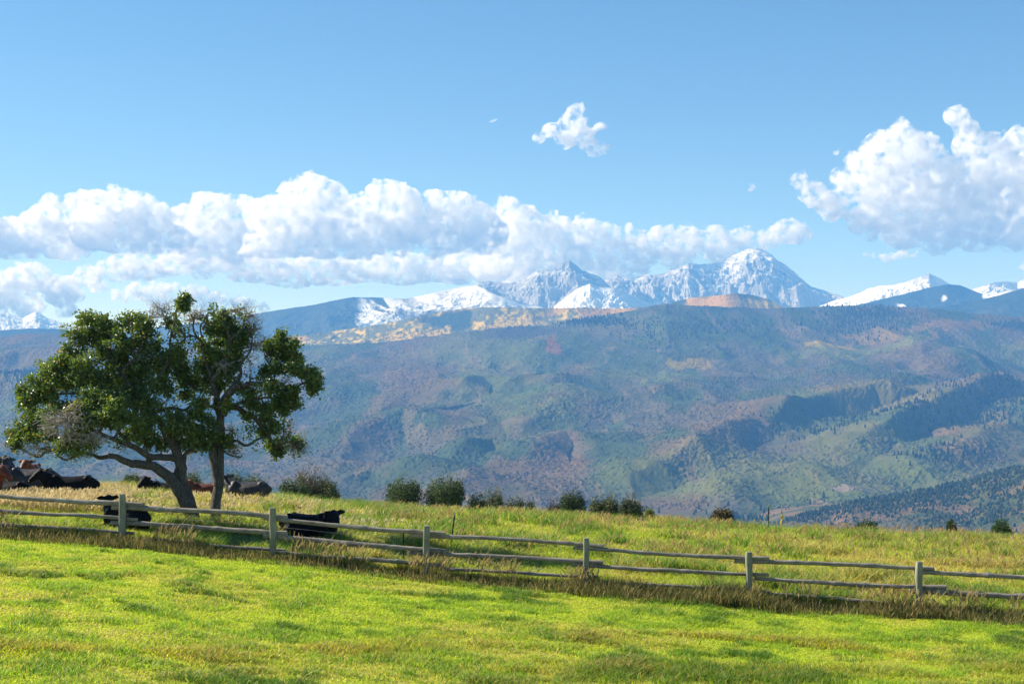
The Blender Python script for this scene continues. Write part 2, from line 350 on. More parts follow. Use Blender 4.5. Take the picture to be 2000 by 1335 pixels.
def make_hillside():
    nc, nr, nb = 1700, 620, 30
    u = np.linspace(-620, 2620, nc); s = np.linspace(-0.06, 1, nr)
    Sg, U = np.meshgrid(s, u, indexing='ij')
    Y = hill_Y(Sg); X = wx(U, Y)
    Z = wz(base_v(U, np.clip(Sg, 0, 1)), Y) - np.clip(-Sg, 0, 1) * 2500
    env = np.clip((1 - Sg) * 5, 0, 1)
    H = spur_height(X, Y)
    Z = Z + H * env
    Z = Z + env * (105 * (fbm2(X / 900 + Y / 2600, Y / 1500, 3, 311, 0.42, True) - .62) + 30 * (fbm2(X / 210, Y / 240, 3, 312, .45, True) - .6))
    Z = Z + env * 62 * (fbm2(X / 330 + .25 * fbm2(X / 500, Y / 500, 3, 315), Y / 1100 + 3, 3, 314, .4, True) - .6) * (1 - .6 * np.clip(H / 60, 0, 1))
    # brush canopy: rounded clumps of oak scrub and aspen
    clump = vn2(X / 9, Y / 13, 321) * .6 + vn2(X / 4.6, Y / 7, 322) * .4
    dens = fbm2(X / 120, Y / 170, 4, 323)
    Z = Z + (clump - .5) * 5.5 * (0.4 + sstep(.35, .6, dens))
    Z = Z + 5 * (fbm2(X / 40, X * 0, 3, 8) - .5) * (1 - env)
    # colour = what grows there
    n1 = fbm2(X / 420, Y / 900, 5, 331); n2 = fbm2(X / 150 + 3, Y / 420, 5, 332); n3 = fbm2(X / 600 - 7, Y / 1200, 4, 333); fine = vn2(X / 7, Y / 16, 334)
    green = np.array([.07, .10, .045]); rust = np.array([.19, .118, .055]); gray = np.array([.125, .12, .085]); lime = np.array([.17, .19, .05]); yellow = np.array([.42, .29, .05]); tan = np.array([.26, .19, .11])
    c = mixc(green, gray, sstep(.40, .62, n2))
    low = sstep(4800, 3200, Y)
    c = mixc(c, rust, np.clip(sstep(.50, .64, n1 + (n2 - .5) * .5 + .05 * low - .05) * .6, 0, 1))
    ridgetop = np.clip(H / 60, 0, 1)
    c = mixc(c, rust * 1.15, ridgetop * sstep(.35, .6, n2) * .6)
    c = mixc(c, lime, sstep(.55, .66, n3 + (fine - .5) * .12) * .55)
    c = mixc(c, tan, sstep(.66, .74, fbm2(X / 60, Y / 330, 4, 336)) * .55)
    def blob(u0_, v0_, ru, rv, col, amt, c):
        p = np.exp(-((U - u0_) / ru) ** 2 - ((base_v(U, np.clip(Sg, 0, 1)) - v0_) / rv) ** 2)
        return mixc(c, np.asarray(col), np.clip(sstep(.42, .6, p * .75 + (fbm2(X / 45, Y / 110, 4, 341) - .5) * .9) * amt, 0, 1))
    c = blob(1360, 710, 60, 12, yellow, .7, c); c = blob(1620, 676, 70, 10, yellow, .95, c); c = blob(1740, 655, 130, 22, (.30, .20, .06), .75, c); c = blob(1860, 640, 100, 18, (.30, .17, .06), .6, c)
    c = blob(1700, 690, 200, 20, lime, .7, c); c = blob(1250, 735, 130, 30, lime, .6, c); c = blob(1090, 830, 60, 20, lime, .6, c); c = blob(1050, 790, 60, 20, (.08, .13, .04), .8, c)
    c = blob(1500, 950, 300, 22, lime, .5, c); c = blob(1110, 915, 80, 30, rust * 1.05, .6, c); c = blob(1080, 690, 22, 22, (.30, .13, .05), .9, c)
    c = blob(1360, 600, 180, 22, FOREST * 1.6, .5, c); c = blob(1680, 625, 70, 22, FOREST * 1.3, .8, c); c = blob(1660, 960, 70, 5, (.30, .24, .2), .8, c)
    c = blob(1040, 650, 95, 22, (.13, .12, .10), .9, c)
    c = blob(1900, 905, 120, 18, rust * 1.2, .6, c)
    c = c * (0.56 + 0.32 * clump)[..., None]
    # far side of the crest, dropping away
    t = np.linspace(0, 1, nb)[1:]
    Yb = YFAR + 900 * t[:, None] + 0 * U[:1]; Xb = wx(U[:1] + 0 * t[:, None], Yb); Zb = Z[-1:] - 500 * t[:, None] ** 1.3
    Cb = np.repeat(c[-1:], nb - 1, 0)
    V = np.stack([np.vstack([X, Xb]), np.vstack([Y, Yb]), np.vstack([Z, Zb])], -1)
    me = mkmesh('hill', V.reshape(-1, 3), grid_faces(nr + nb - 1, nc), mat=M_veg, col=np.vstack([c, Cb]).reshape(-1, 3))
    o = link('hill', me); tag(o, kind='structure')
    return X, Y, Z, U, Sg, c
HILL = make_hillside()

# ---- nearer wooded hill at lower right
CR_D = [(1250, 1120), (1400, 1060), (1480, 1032), (1520, 1018), (1570, 1003), (1620, 990), (1680, 975), (1740, 966), (1800, 957), (1850, 945), (1900, 933), (1950, 920), (2000, 907), (2200, 860), (2700, 800)]
def colf_near(X, Y, Z, s, u, gx, gy):
    n = fbm2(X / 60, Y / 60, 5, 401); r = fbm2(X / 150 + 5, Y / 150, 4, 402); c = mixc(np.array([.055, .075, .035]), np.array([.13, .10, .05]), sstep(.4, .62, n))
    return mixc(c, np.array([.21, .12, .07]), sstep(.54, .66, r) * .6) * (0.75 + 0.5 * vn2(X / 3.0, Y / 3.0, 403))[..., None]
o, D1 = range_layer('hill', CR_D, 2900, 1000, -330, M_veg, colf_near, 1250, 2700, 900, 260, 90, 260, 1.5, 413, kind_ridge=False, pw=1.0); layer_tag(o)

# valley floor joining everything, out to the mountains
def valley():
    x = np.linspace(-16000, 16000, 160); y = np.concatenate([np.linspace(160, 3000, 60), np.linspace(3200, 15500, 120)])
    Yg, Xg = np.meshgrid(y, x, indexing='ij'); Zg = -330 + 12 * fbm2(Xg / 700, Yg / 700, 4, 421) + 0 * Xg
    Zg = np.where(Yg > 7600, -330 + (Yg - 7600) * .07, Zg) - sstep(400, 160, Yg) * 0
    c = mixc(np.array([.06, .08, .035]), np.array([.12, .09, .05]), sstep(.4, .6, fbm2(Xg / 300, Yg / 300, 5, 425)))
    o = link('valley_floor', mkmesh('valley_floor', np.stack([Xg, Yg, Zg], -1).reshape(-1, 3), grid_faces(len(y), 160), mat=M_veg, col=c.reshape(-1, 3))); tag(o, kind='structure')
valley()

# ---- woods on the hills: one clump or conifer each, far too many to count
def blob_forest(name, X, Y, Z, R, Hh, col, cone=None, label='', cat='wood'):
    n = len(X); k = 6
    th = np.linspace(0, 2 * math.pi, k, endpoint=False)[None, :] + rng.uniform(0, 6, (n, 1))
    jr = rng.uniform(.75, 1.2, (n, k)); jm = rng.uniform(.7, 1.1, (n, k))
    low = np.stack([X[:, None] + R[:, None] * jr * np.cos(th), Y[:, None] + R[:, None] * jr * np.sin(th), Z[:, None] + Hh[:, None] * (.12 + 0 * th)], -1)
    rr = .72 if cone is None else np.where(cone, .45, .72)[:, None]
    mid = np.stack([X[:, None] + rr * R[:, None] * jm * np.cos(th + .5), Y[:, None] + rr * R[:, None] * jm * np.sin(th + .5), Z[:, None] + Hh[:, None] * (.68 + .12 * (jm - .9))], -1)
    top = np.stack([X, Y, Z + Hh], -1)[:, None, :]; bot = np.stack([X, Y, Z - Hh * .3], -1)[:, None, :]
    V = np.concatenate([low, mid, top, bot], 1); m = 2 * k + 2; b = (np.arange(n) * m)[:, None]
    T = []; j = np.arange(k); j2 = (j + 1) % k
    for tri in (np.stack([j, j2, k + j], 1), np.stack([j2, k + j2, k + j], 1), np.stack([k + j, k + j2, 0 * j + 2 * k], 1), np.stack([j2, j, 0 * j + 2 * k + 1], 1)):
        T.append((b[:, :, None] + tri[None]).reshape(-1, 3))
    C = np.repeat(col, m, 0)
    o = link(name, mkmesh(name, V.reshape(-1, 3), tris=np.vstack(T), mat=M_veg, col=C)); tag(o, label, cat, kind='stuff'); return o
def sample(grid, n, wfun, xr=None):
    X, Y, Z, U, Sg, Cg = grid
    m = (Sg >= 0) & (U > -80) & (U < 2080) & (Sg <= 1); w = wfun(X, Y, U, Sg) * m * (Y / 3000.0) ; w = np.clip(w, 0, None).ravel(); w /= w.sum()
    idx = np.searchsorted(np.cumsum(w), rng.random(n)); idx = np.clip(idx, 0, w.size - 1)
    j = rng.uniform(-.5, .5, n)
    dx = (np.roll(X, -1, 1) - X).ravel()[idx] * j
    return X.ravel()[idx] + dx, Y.ravel()[idx] + 0 * j, Z.ravel()[idx], Cg.reshape(-1, 3)[idx], Sg.ravel()[idx]
# oak brush and aspens over the broad hillside
x, y, z, uu, ss = sample(HILL, 26000, lambda X, Y, U, s: .25 + sstep(.4, .6, fbm2(X / 150, Y / 420, 4, 501)))
pal = np.array([[.065, .09, .04], [.055, .07, .04], [.09, .12, .05], [.19, .095, .055], [.14, .12, .10], [.09, .075, .06], [.20, .17, .05], [.12, .13, .04]])
n1 = fbm2(x / 420, y / 900, 5, 331); n3 = fbm2(x / 600 - 7, y / 1200, 4, 333)
pick = rng.integers(0, 3, len(x)); pick = np.where(rng.random(len(x)) < .3, 4 + rng.integers(0, 2, len(x)), pick)
pick = np.where((n1 > .54) & (rng.random(len(x)) < .6), 3, pick); pick = np.where((n3 > .56) & (rng.random(len(x)) < .5), 6 + rng.integers(0, 2, len(x)), pick)
blob_forest('scrub_oak_brush', x, y, z, rng.uniform(1.6, 3.8, len(x)), rng.uniform(2, 5, len(x)), (uu * .9 + pal[pick] * .1) * rng.uniform(.9, 1.2, (len(x), 1)), label='brush of green, grey and rust shrubs covering the broad hillside', cat='brush')
# conifers in stands on the hillside
def wcon(X, Y, U, s):
    v = base_v(U, np.clip(s, 0, 1)); g = lambda a, b, ra, rb: np.exp(-((U - a) / ra) ** 2 - ((v - b) / rb) ** 2)
    return g(1150, 628, 55, 9) * 2 + g(1010, 640, 30, 4) * .3 + g(1690, 622, 70, 22) * 1.2 + g(1980, 640, 35, 8) * 1.5 + g(1850, 850, 110, 14) * 1.0 + g(1960, 820, 80, 16) * 1.3 + g(1420, 1000, 180, 14) * .9 + g(1840, 910, 60, 10) * .8 + g(1600, 855, 90, 14) * .3 + g(60, 760, 60, 18) * 1.2 + g(1360, 640, 140, 20) * .3 + g(690, 670, 10, 1.5) * .15
x, y, z, uu, ss = sample(HILL, 3600, wcon)
blob_forest('conifer_forest', x, y, z, rng.uniform(2.5, 4.5, len(x)), rng.uniform(10, 20, len(x)), FOREST * rng.uniform(.8, 1.6, (len(x), 1)), np.ones(len(x), bool), 'dark conifer stands scattered over the broad hillside', 'forest')
# bare grey aspen trunks under the crest
x, y, z, uu, ss = sample(HILL, 7000, lambda X, Y, U, s: np.exp(-((U - 1030) / 70) ** 2 - ((base_v(U, np.clip(s, 0, 1)) - 655) / 12) ** 2) + .5 * np.exp(-((U - 1700) / 60) ** 2 - ((base_v(U, np.clip(s, 0, 1)) - 635) / 12) ** 2) + .25 * np.exp(-((U - 1560) / 160) ** 2 - ((base_v(U, np.clip(s, 0, 1)) - 770) / 20) ** 2))
blob_forest('aspen_grove', x, y, z, rng.uniform(.8, 1.6, len(x)), rng.uniform(10, 17, len(x)), np.array([.22, .21, .19]) * rng.uniform(.6, 1.2, (len(x), 1)), np.ones(len(x), bool), 'pale grey leafless aspen stand below the hill crest', 'wood')
# golden aspens on the bench
x, y, z, uu, ss = sample(G1, 14000, lambda X, Y, U, s: .3 + sstep(.42, .6, fbm2(X / 250, Y / 375, 5, 201)) * (s < .8))
nn = fbm2(x / 500 + 9, y / 700, 4, 207); cc = np.where((nn > .58)[:, None], np.array([.46, .26, .03]), np.array([.56, .38, .04])); cc = np.where((rng.random(len(x)) < .3)[:, None], np.array([.16, .17, .05]), cc); cc = np.where((rng.random(len(x)) < .13)[:, None], FOREST * 1.3, cc)
blob_forest('golden_aspen_forest', x, y, z, rng.uniform(2.5, 5, len(x)), rng.uniform(4, 8, len(x)), (cc * .45 + uu * .65) * rng.uniform(.85, 1.15, (len(x), 1)), label='golden and orange aspen forest on the bench below the snowy peaks', cat='forest')
# near wooded hill
x, y, z, uu, ss = sample(D1, 5200, lambda X, Y, U, s: .12 + sstep(.47, .6, fbm2(X / 90, Y / 90, 4, 511)) + 1.5 * np.exp(-(s / .12) ** 2))
blob_forest('pinyon_forest', x, y, z, rng.uniform(1.8, 3.4, len(x)), rng.uniform(4, 8, len(x)), np.array([.03, .045, .028]) * rng.uniform(.7, 1.5, (len(x), 1)), rng.random(len(x)) < .4, 'dark pinyon and juniper wood on the near hill at right', 'forest')
x, y, z, uu, ss = sample(D1, 16000, lambda X, Y, U, s: .5 + 0 * s)
blob_forest('shrub_cover', x, y, z, rng.uniform(.8, 2.0, len(x)), rng.uniform(1, 2.4, len(x)), pal[rng.integers(0, 8, len(x))] * rng.uniform(.7, 1.3, (len(x), 1)), label='low mixed shrubs on the near hill at right', cat='brush')
# wooded skylines on the far dark ridges
# ------------------------------------------------------------------ clouds: real cumulus bodies beyond the range
def cloud_mat():
    m, nt, out = newmat('cloud_vapour')
    pv = N(nt, 'ShaderNodeVolumePrincipled'); pv.inputs['Color'].default_value = (.998, .998, .998, 1); pv.inputs['Anisotropy'].default_value = .25
    tc = N(nt, 'ShaderNodeTexCoord'); no = N(nt, 'ShaderNodeTexNoise'); no.inputs['Scale'].default_value = .0075; no.inputs['Detail'].default_value = 6; no.inputs['Roughness'].default_value = .66
    nt.links.new(tc.outputs['Object'], no.inputs['Vector'])
    mr = N(nt, 'ShaderNodeMapRange'); mr.inputs[1].default_value = .48; mr.inputs[2].default_value = .66; mr.inputs[3].default_value = 0; mr.inputs[4].default_value = .025
    nt.links.new(no.outputs[0], mr.inputs[0]); nt.links.new(mr.outputs[0], pv.inputs['Density'])
    m.cycles.volume_step_rate = .12
    nt.links.new(pv.outputs[0], out.inputs['Volume'])
    return m
M_cloud = cloud_mat()
def ico(sub):
    import bmesh
    bm = bmesh.new(); bmesh.ops.create_icosphere(bm, subdivisions=sub, radius=1); bm.verts.ensure_lookup_table()
    V = np.array([v.co[:] for v in bm.verts]); T = np.array([[v.index for v in f.verts] for f in bm.faces]); bm.free(); return V, T
ICO1 = ico(1); ICO2 = ico(2)
def remeshed(V, T, voxel, smooth_it=0):
    tmp = link('tmp', mkmesh('tmp', V, tris=T)); md = tmp.modifiers.new('r', 'REMESH'); md.mode = 'VOXEL'; md.voxel_size = voxel
    if smooth_it: s = tmp.modifiers.new('s', 'SMOOTH'); s.factor = .5; s.iterations = smooth_it
    dg = bpy.context.evaluated_depsgraph_get(); dg.update()
    me = bpy.data.meshes.new_from_object(tmp.evaluated_get(dg)); old = tmp.data; bpy.data.objects.remove(tmp); bpy.data.meshes.remove(old); return me
DK = .43
def cloud(puffs, label, dist=42000, flat=None, seed=0, wisp=False, squash=.8, voxel=None, n1=16):
    dist = dist * DK; voxel = voxel and voxel * DK
    r_ = np.random.default_rng(seed + 900); sc = dist / F0
    sph = []
    for (u, v, r) in puffs:
        R = r * sc; y = dist + r_.uniform(-1, 1) * R * .7; c = np.array([wx(u, y), y, wz(v, y)]); sph.append((c, R * 1.2))
        for k in range(n1):
            d = r_.normal(size=3); d /= np.linalg.norm(d); d[2] = d[2] * .8 + .18; d /= np.linalg.norm(d)
            R2 = R * r_.uniform(.22, .45); c2 = c + d * R * r_.uniform(.72, .92); sph.append((c2, R2))
            for q in range(4):
                e = r_.normal(size=3); e[2] = abs(e[2]) * .8; e = e + d; e /= np.linalg.norm(e); sph.append((c2 + e * R2 * .85, R2 * r_.uniform(.25, .5)))
    V = []; T = []; n = 0; I, IT = ICO1
    vox = voxel or dist / F0 * 2.6
    for c, R in sph:
        if R < vox * .8: continue
        base, bt = (ICO2 if R > vox * 6 else ICO1); V.append(c + base * R * np.array([1, 1, squash])); T.append(bt + n); n += len(base)
    me = remeshed(np.vstack(V), np.vstack(T), vox, 3)
    P = np.empty(len(me.vertices) * 3, np.float32); me.vertices.foreach_get('co', P); P = P.reshape(-1, 3).astype(float)
    Nn = np.empty(len(me.vertices) * 3, np.float32); me.vertices.foreach_get('normal', Nn); Nn = Nn.reshape(-1, 3)
    disp = 0; a = 1
    for o_, sz in enumerate((900, 430, 200, 100)):
        disp = disp + a * (np.abs(vn3(P / (sz * DK) + o_ * 5 + seed, 600 + o_) - .5) * 2 - .45); a *= .55
    k = (.18 if not wisp else .3) * 900 * (dist / 42000)
    P = P + Nn * (disp * k * .42)[:, None]
    if flat is not None:
        zb = wz(flat, dist); z = P[:, 2]; soft = 360 * DK * (vn3(P / (1200 * DK), 77) - .5)
        zb = zb + soft; P[:, 2] = np.where(z < zb, zb + (z - zb) * .16, z)
    ctr = P.mean(0); P -= ctr
    me.vertices.foreach_set('co', P.astype(np.float32).ravel()); me.polygons.foreach_set('use_smooth', np.ones(len(me.polygons), bool)); me.update()
    me.materials.clear(); me.materials.append(M_cloud); me.name = 'cloud'
    o = link('cloud', me, loc=ctr); tag(o, label, 'cloud', 'cumulus clouds over the mountains'); return o
cloud([(-60, 450, 60), (-120, 480, 70), (20, 465, 48), (60, 430, 22), (100, 405, 27), (85, 450, 50), (150, 402, 30), (190, 398, 33), (232, 398, 36), (200, 445, 58), (270, 412, 42), (312, 428, 38), (285, 462, 48), (40, 495, 36), (345, 470, 32), (130, 480, 45), (235, 490, 30)], 'big lumpy white cumulus at the left edge with a blue-grey hollow in it', flat=500, seed=1)
cloud([(400, 398, 27), (372, 430, 38), (432, 408, 34), (474, 404, 28), (420, 450, 48), (500, 445, 38), (455, 482, 42), (385, 488, 38), (340, 500, 28)], 'rounded white cumulus tower between the left bank and the tallest cloud', flat=512, seed=2, dist=43000)
cloud([(520, 420, 42), (602, 372, 38), (570, 400, 42), (642, 384, 36), (540, 470, 56), (620, 450, 68), (690, 420, 46), (752, 384, 38), (785, 396, 40), (720, 450, 58), (800, 440, 58), (852, 398, 34), (893, 400, 32), (930, 420, 32), (870, 450, 55), (945, 458, 45), (690, 488, 36), (600, 500, 36), (500, 500, 30)], 'tallest and widest white cumulus bank rising above the other clouds at centre left', flat=503, seed=3, dist=41500)
cloud([(988, 406, 26), (1022, 428, 33), (1060, 452, 38), (990, 468, 50), (1100, 448, 30), (1142, 456, 36), (1182, 458, 30), (1120, 492, 45), (1050, 510, 45), (1225, 468, 30), (1200, 500, 38), (1292, 463, 27), (1262, 490, 36), (1342, 472, 33), (1322, 502, 33), (1392, 464, 27), (1402, 490, 30), (1450, 468, 28), (1480, 474, 22), (1502, 464, 25), (1540, 453, 29), (1562, 458, 24), (1420, 510, 26), (1240, 525, 30), (960, 520, 40), (1010, 535, 40), (1080, 535, 38), (1150, 530, 36), (1330, 520, 24), (1200, 540, 28)], 'long white cloud bank lying behind the two tallest peaks', flat=552, seed=4, dist=44000)
_r = random.Random(5)
cloud([(215 + k * 17, 522 + _r.uniform(-12, 10), _r.uniform(20, 32)) for k in range(46)] + [(470 + k * 19, 546 + _r.uniform(-7, 7), _r.uniform(16, 26)) for k in range(30)], 'flat greyish cloud layer stretched under the tallest cumulus bank', flat=556, seed=5, dist=47000, squash=.7, n1=9)
cloud([(-60, 560, 50), (0, 562, 42), (60, 542, 38), (120, 566, 38), (172, 540, 26), (55, 598, 30), (130, 604, 22), (-20, 610, 30), (195, 560, 18)], 'low pale cloud over the distant snowy range at the left edge', seed=6, dist=48000, squash=.75)
cloud([(232, 578, 18), (265, 570, 22), (300, 568, 24), (340, 572, 24), (385, 574, 25), (430, 584, 22), (475, 592, 20), (310, 592, 24), (400, 600, 22), (515, 600, 13)], 'small low cloud just above the crown of the oak trees', seed=7, dist=46000)
cloud([(1762, 262, 30), (1725, 285, 36), (1800, 288, 36), (1700, 320, 40), (1762, 325, 50), (1830, 318, 33), (1868, 228, 24), (1886, 250, 25), (1900, 285, 38), (1950, 285, 32), (1990, 272, 28), (1680, 362, 38), (1740, 380, 58), (1822, 370, 58), (1900, 360, 58), (1980, 350, 60), (2060, 330, 70), (1640, 345, 20), (1560, 352, 19), (1588, 378, 27), (1627, 398, 32), (1690, 430, 36), (1770, 440, 52), (1850, 430, 58), (1930, 430, 60), (2010, 430, 60), (1830, 478, 28), (1900, 468, 30), (2080, 410, 70), (1975, 470, 30)], 'huge towering white cumulus at the right edge', flat=502, seed=8, dist=40000)
cloud([(1690, 498, 9), (1710, 498, 12), (1735, 502, 15), (1762, 498, 15), (1788, 500, 12)], 'small flat cloud scrap under the huge right-hand cumulus', seed=9, dist=41000, squash=.6, voxel=36)
cloud([(1128, 214, 16), (1120, 240, 28), (1078, 255, 19), (1052, 270, 14), (1105, 268, 24), (1150, 280, 20), (1172, 250, 13), (1178, 290, 16), (1160, 298, 14), (1145, 262, 18)], 'lone ragged white cloud high in the blue sky at centre', seed=10, dist=40000, voxel=34)
cloud([(960, 238, 6), (966, 236, 7), (973, 234, 7), (980, 233, 6), (986, 232, 5)], 'tiny faint cloud wisp left of the lone high cloud', seed=11, dist=40000, voxel=22, wisp=True)
cloud([(1461, 353, 6), (1466, 359, 8), (1473, 365, 8), (1466, 371, 8), (1478, 370, 6)], 'tiny cloud puff between the lone cloud and the right-hand cumulus', seed=12, dist=40000, voxel=22, wisp=True)
cloud([(1634, 298, 7), (1642, 290, 6)], 'tiny cloud puff beside the upper left of the right-hand cumulus', seed=13, dist=40000, voxel=22, wisp=True)
cloud([(2010, 518, 16), (1994, 520, 9)], 'small cloud cut by the right edge above the snowy ridge', seed=14, dist=42000, voxel=30)
# ------------------------------------------------------------------ the pasture: a gentle rise that rolls over behind the fence
FM, FY0 = 0.15, 34.3
def fence_Y(u): t = (u - U0) / F0; return FY0 / (1 + FM * t)
_ut = np.linspace(-1200, 3200, 441)
def _sm(pts):
    x = [p[0] for p in pts]; y = [p[1] for p in pts]
    lo = y[0] + (_ut - x[0]) * (y[1] - y[0]) / (x[1] - x[0]); hi = y[-1] + (_ut - x[-1]) * (y[-1] - y[-2]) / (x[-1] - x[-2])
    v = np.where(_ut < x[0], lo, np.where(_ut > x[-1], hi, np.interp(_ut, x, y))); k = np.hanning(17); k /= k.sum()
    return np.convolve(np.pad(v, 8, mode='edge'), k, 'valid')
VF = _sm([(0, 1042), (239, 1060), (533, 1090), (833, 1124), (1145, 1149), (1463, 1178), (1795, 1198), (2000, 1208)])
VC = _sm([(0, 960), (120, 957), (200, 957), (300, 964), (450, 972), (550, 982), (700, 998), (850, 1004), (1000, 1011), (1100, 1016), (1250, 1025), (1400, 1032), (1500, 1037), (1700, 1046), (2000, 1057)])
def ground(X, Y, bumps=True):
    X = np.asarray(X, float); Y = np.asarray(Y, float)
    Yc = np.maximum(Y, 14.0)
    u = np.clip(U0 + F0 * X / Yc, -1150, 3150)
    vf = np.interp(u, _ut, VF); vc = np.interp(u, _ut, VC); yf = fence_Y(u); zf = -(vf - V0) / F0 * yf; k = (vc - V0) / F0
    D = 22.0; q = (-k * yf - zf) / D ** 2; s1 = 2 * q * D - k; d = Y - yf
    dm = np.minimum(d, (s1 + .30) / (2 * q))
    zb = zf + s1 * dm - q * dm ** 2 - .30 * np.maximum(d - dm, 0)
    zfr = zf + .018 * d
    z = np.where(d > 0, zb, zfr)
    near = -1.75 - .235 * np.maximum(Y - 2, 0); z = np.maximum(z, near) if False else np.where(Y < 19, np.maximum(z, near), z)
    if bumps:
        w = np.clip((120 - Y) / 60, 0, 1)
        z = z + w * (.13 * (fbm2(X / 5.5, Y / 3.2, 3, 701) - .5) + .055 * (fbm2(X / .8, Y / .8, 3, 702) - .5))
    return z
def gz(x, y): return float(ground(np.array([x]), np.array([y]))[0])
def veg_tone(X, Y):
    """how dry the sward is (0 lush .. 1 straw)"""
    n = fbm2(X / 3.0, Y / 2.2, 4, 711); m = fbm2(X / .9, Y / .7, 3, 712)
    return n * .65 + m * .35
M_soil = tint_mat('turf', .95, .05, bump=.02, bscale=9, noise=.35, nscale=3)
def build_ground():
    ys = np.concatenate([np.arange(-24, 18, .8), np.arange(18, 66, .2), np.arange(66, 120, .8), np.geomspace(120, 1500, 60)])
    xi = np.linspace(-62, 62, 640)
    Yg, Xi = np.meshgrid(ys, xi, indexing='ij'); Xg = Xi * (1 + np.maximum(0, Yg - 40) / 70)
    Z = ground(Xg, Yg)
    c = mixc(np.array([.30, .36, .04]), np.array([.40, .34, .10]), sstep(.42, .66, veg_tone(Xg, Yg)))
    o = link('pasture', mkmesh('pasture', np.stack([Xg, Yg, Z], -1).reshape(-1, 3), grid_faces(len(ys), 640), mat=M_soil, col=c.reshape(-1, 3), smooth=True)); tag(o, kind='structure')
build_ground()
M_grass = foliage_mat('grass_blade', trans=.5, rough=.5, spec=.35, gain=1.0, tcol=(1.25, 1.25, .6))
M_dry = foliage_mat('dry_grass', trans=.35, rough=.7, spec=.2, gain=1.0, tcol=(1.1, 1.0, .8))
WIND = np.array([.55, .25])
def blades(name, X, Y, H, W, C, lean, mat, label, cat='grass', tipc=None, basec=None, plume=False, zoff=0.0):
    n = len(X); Z = ground(X, Y) - .01 + zoff
    a = rng.uniform(0, 2 * math.pi, n); dx, dy = np.cos(a), np.sin(a)
    la = rng.uniform(0, 2 * math.pi, n); L = lean * rng.uniform(.2, 1.2, n) * H
    lx, ly = np.cos(la) * L + WIND[0] * .12 * H, np.sin(la) * L + WIND[1] * .12 * H
    P = np.stack([X, Y, Z], 1); D = np.stack([dx, dy, 0 * dx], 1) * (W / 2)[:, None]
    up = lambda f: np.stack([lx * f ** 2, ly * f ** 2, H * f * (1 - .12 * f)], 1)
    wm = .85 if not plume else .45
    v = [P - D, P + D, P + up(.55) - D * wm, P + up(.55) + D * wm, P + up(1.0)]
    b = (np.arange(n) * 5)[:, None]; Q = b + np.array([[0, 1, 3, 2]]); T = b + np.array([[2, 3, 4]])
    V = np.stack(v, 1).reshape(-1, 3)
    Cv = np.repeat(C[:, None, :], 5, 1)
    if tipc is not None: Cv[:, 4] = tipc; Cv[:, 2:4] = (Cv[:, 2:4] + tipc[:, None]) / 2
    if plume:          # feathery seed head: two crossed diamonds on the tip
        m = n; e = up(.72); t2 = up(1.12); mid = up(.93); wv = (W * 1.9)[:, None]
        A = np.stack([dx, dy, 0 * dx], 1) * wv; B = np.stack([-dy, dx, 0 * dx], 1) * wv
        PV = np.stack([P + e, P + mid - A, P + t2, P + mid + A, P + mid - B, P + mid + B], 1).reshape(-1, 3)
        b2 = (np.arange(m) * 6)[:, None] + len(V)
        Q = np.vstack([Q, b2 + np.array([[0, 1, 2, 3]]), b2 + np.array([[0, 4, 2, 5]])])
        V = np.vstack([V, PV]); Cv = np.vstack([Cv.reshape(-1, 3), np.repeat((tipc if tipc is not None else C)[:, None, :], 6, 1).reshape(-1, 3)])
    o = link(name, mkmesh(name, V, Q, T, mat, Cv.reshape(-1, 3))); tag(o, label, cat, kind='stuff'); return o
def scatter(n, y0f, y1f, t0=-.46, t1=.46, pw=1.0):
    t = rng.uniform(t0, t1, n); u = U0 + F0 * t; r = rng.random(n) ** pw
    y0 = y0f(u); y1 = y1f(u); Y = y0 + (y1 - y0) * r; return t * Y, Y, u
def jit(C, a=.2): return C * rng.uniform(1 - a, 1 + a, (len(C), 1))
LIME = np.array([.52, .61, .06]); GREEN = np.array([.33, .48, .05]); DEEP = np.array([.07, .18, .03]); STRAW = np.array([.62, .50, .20]); RUSTG = np.array([.42, .27, .10]); PALE = np.array([.70, .62, .40])
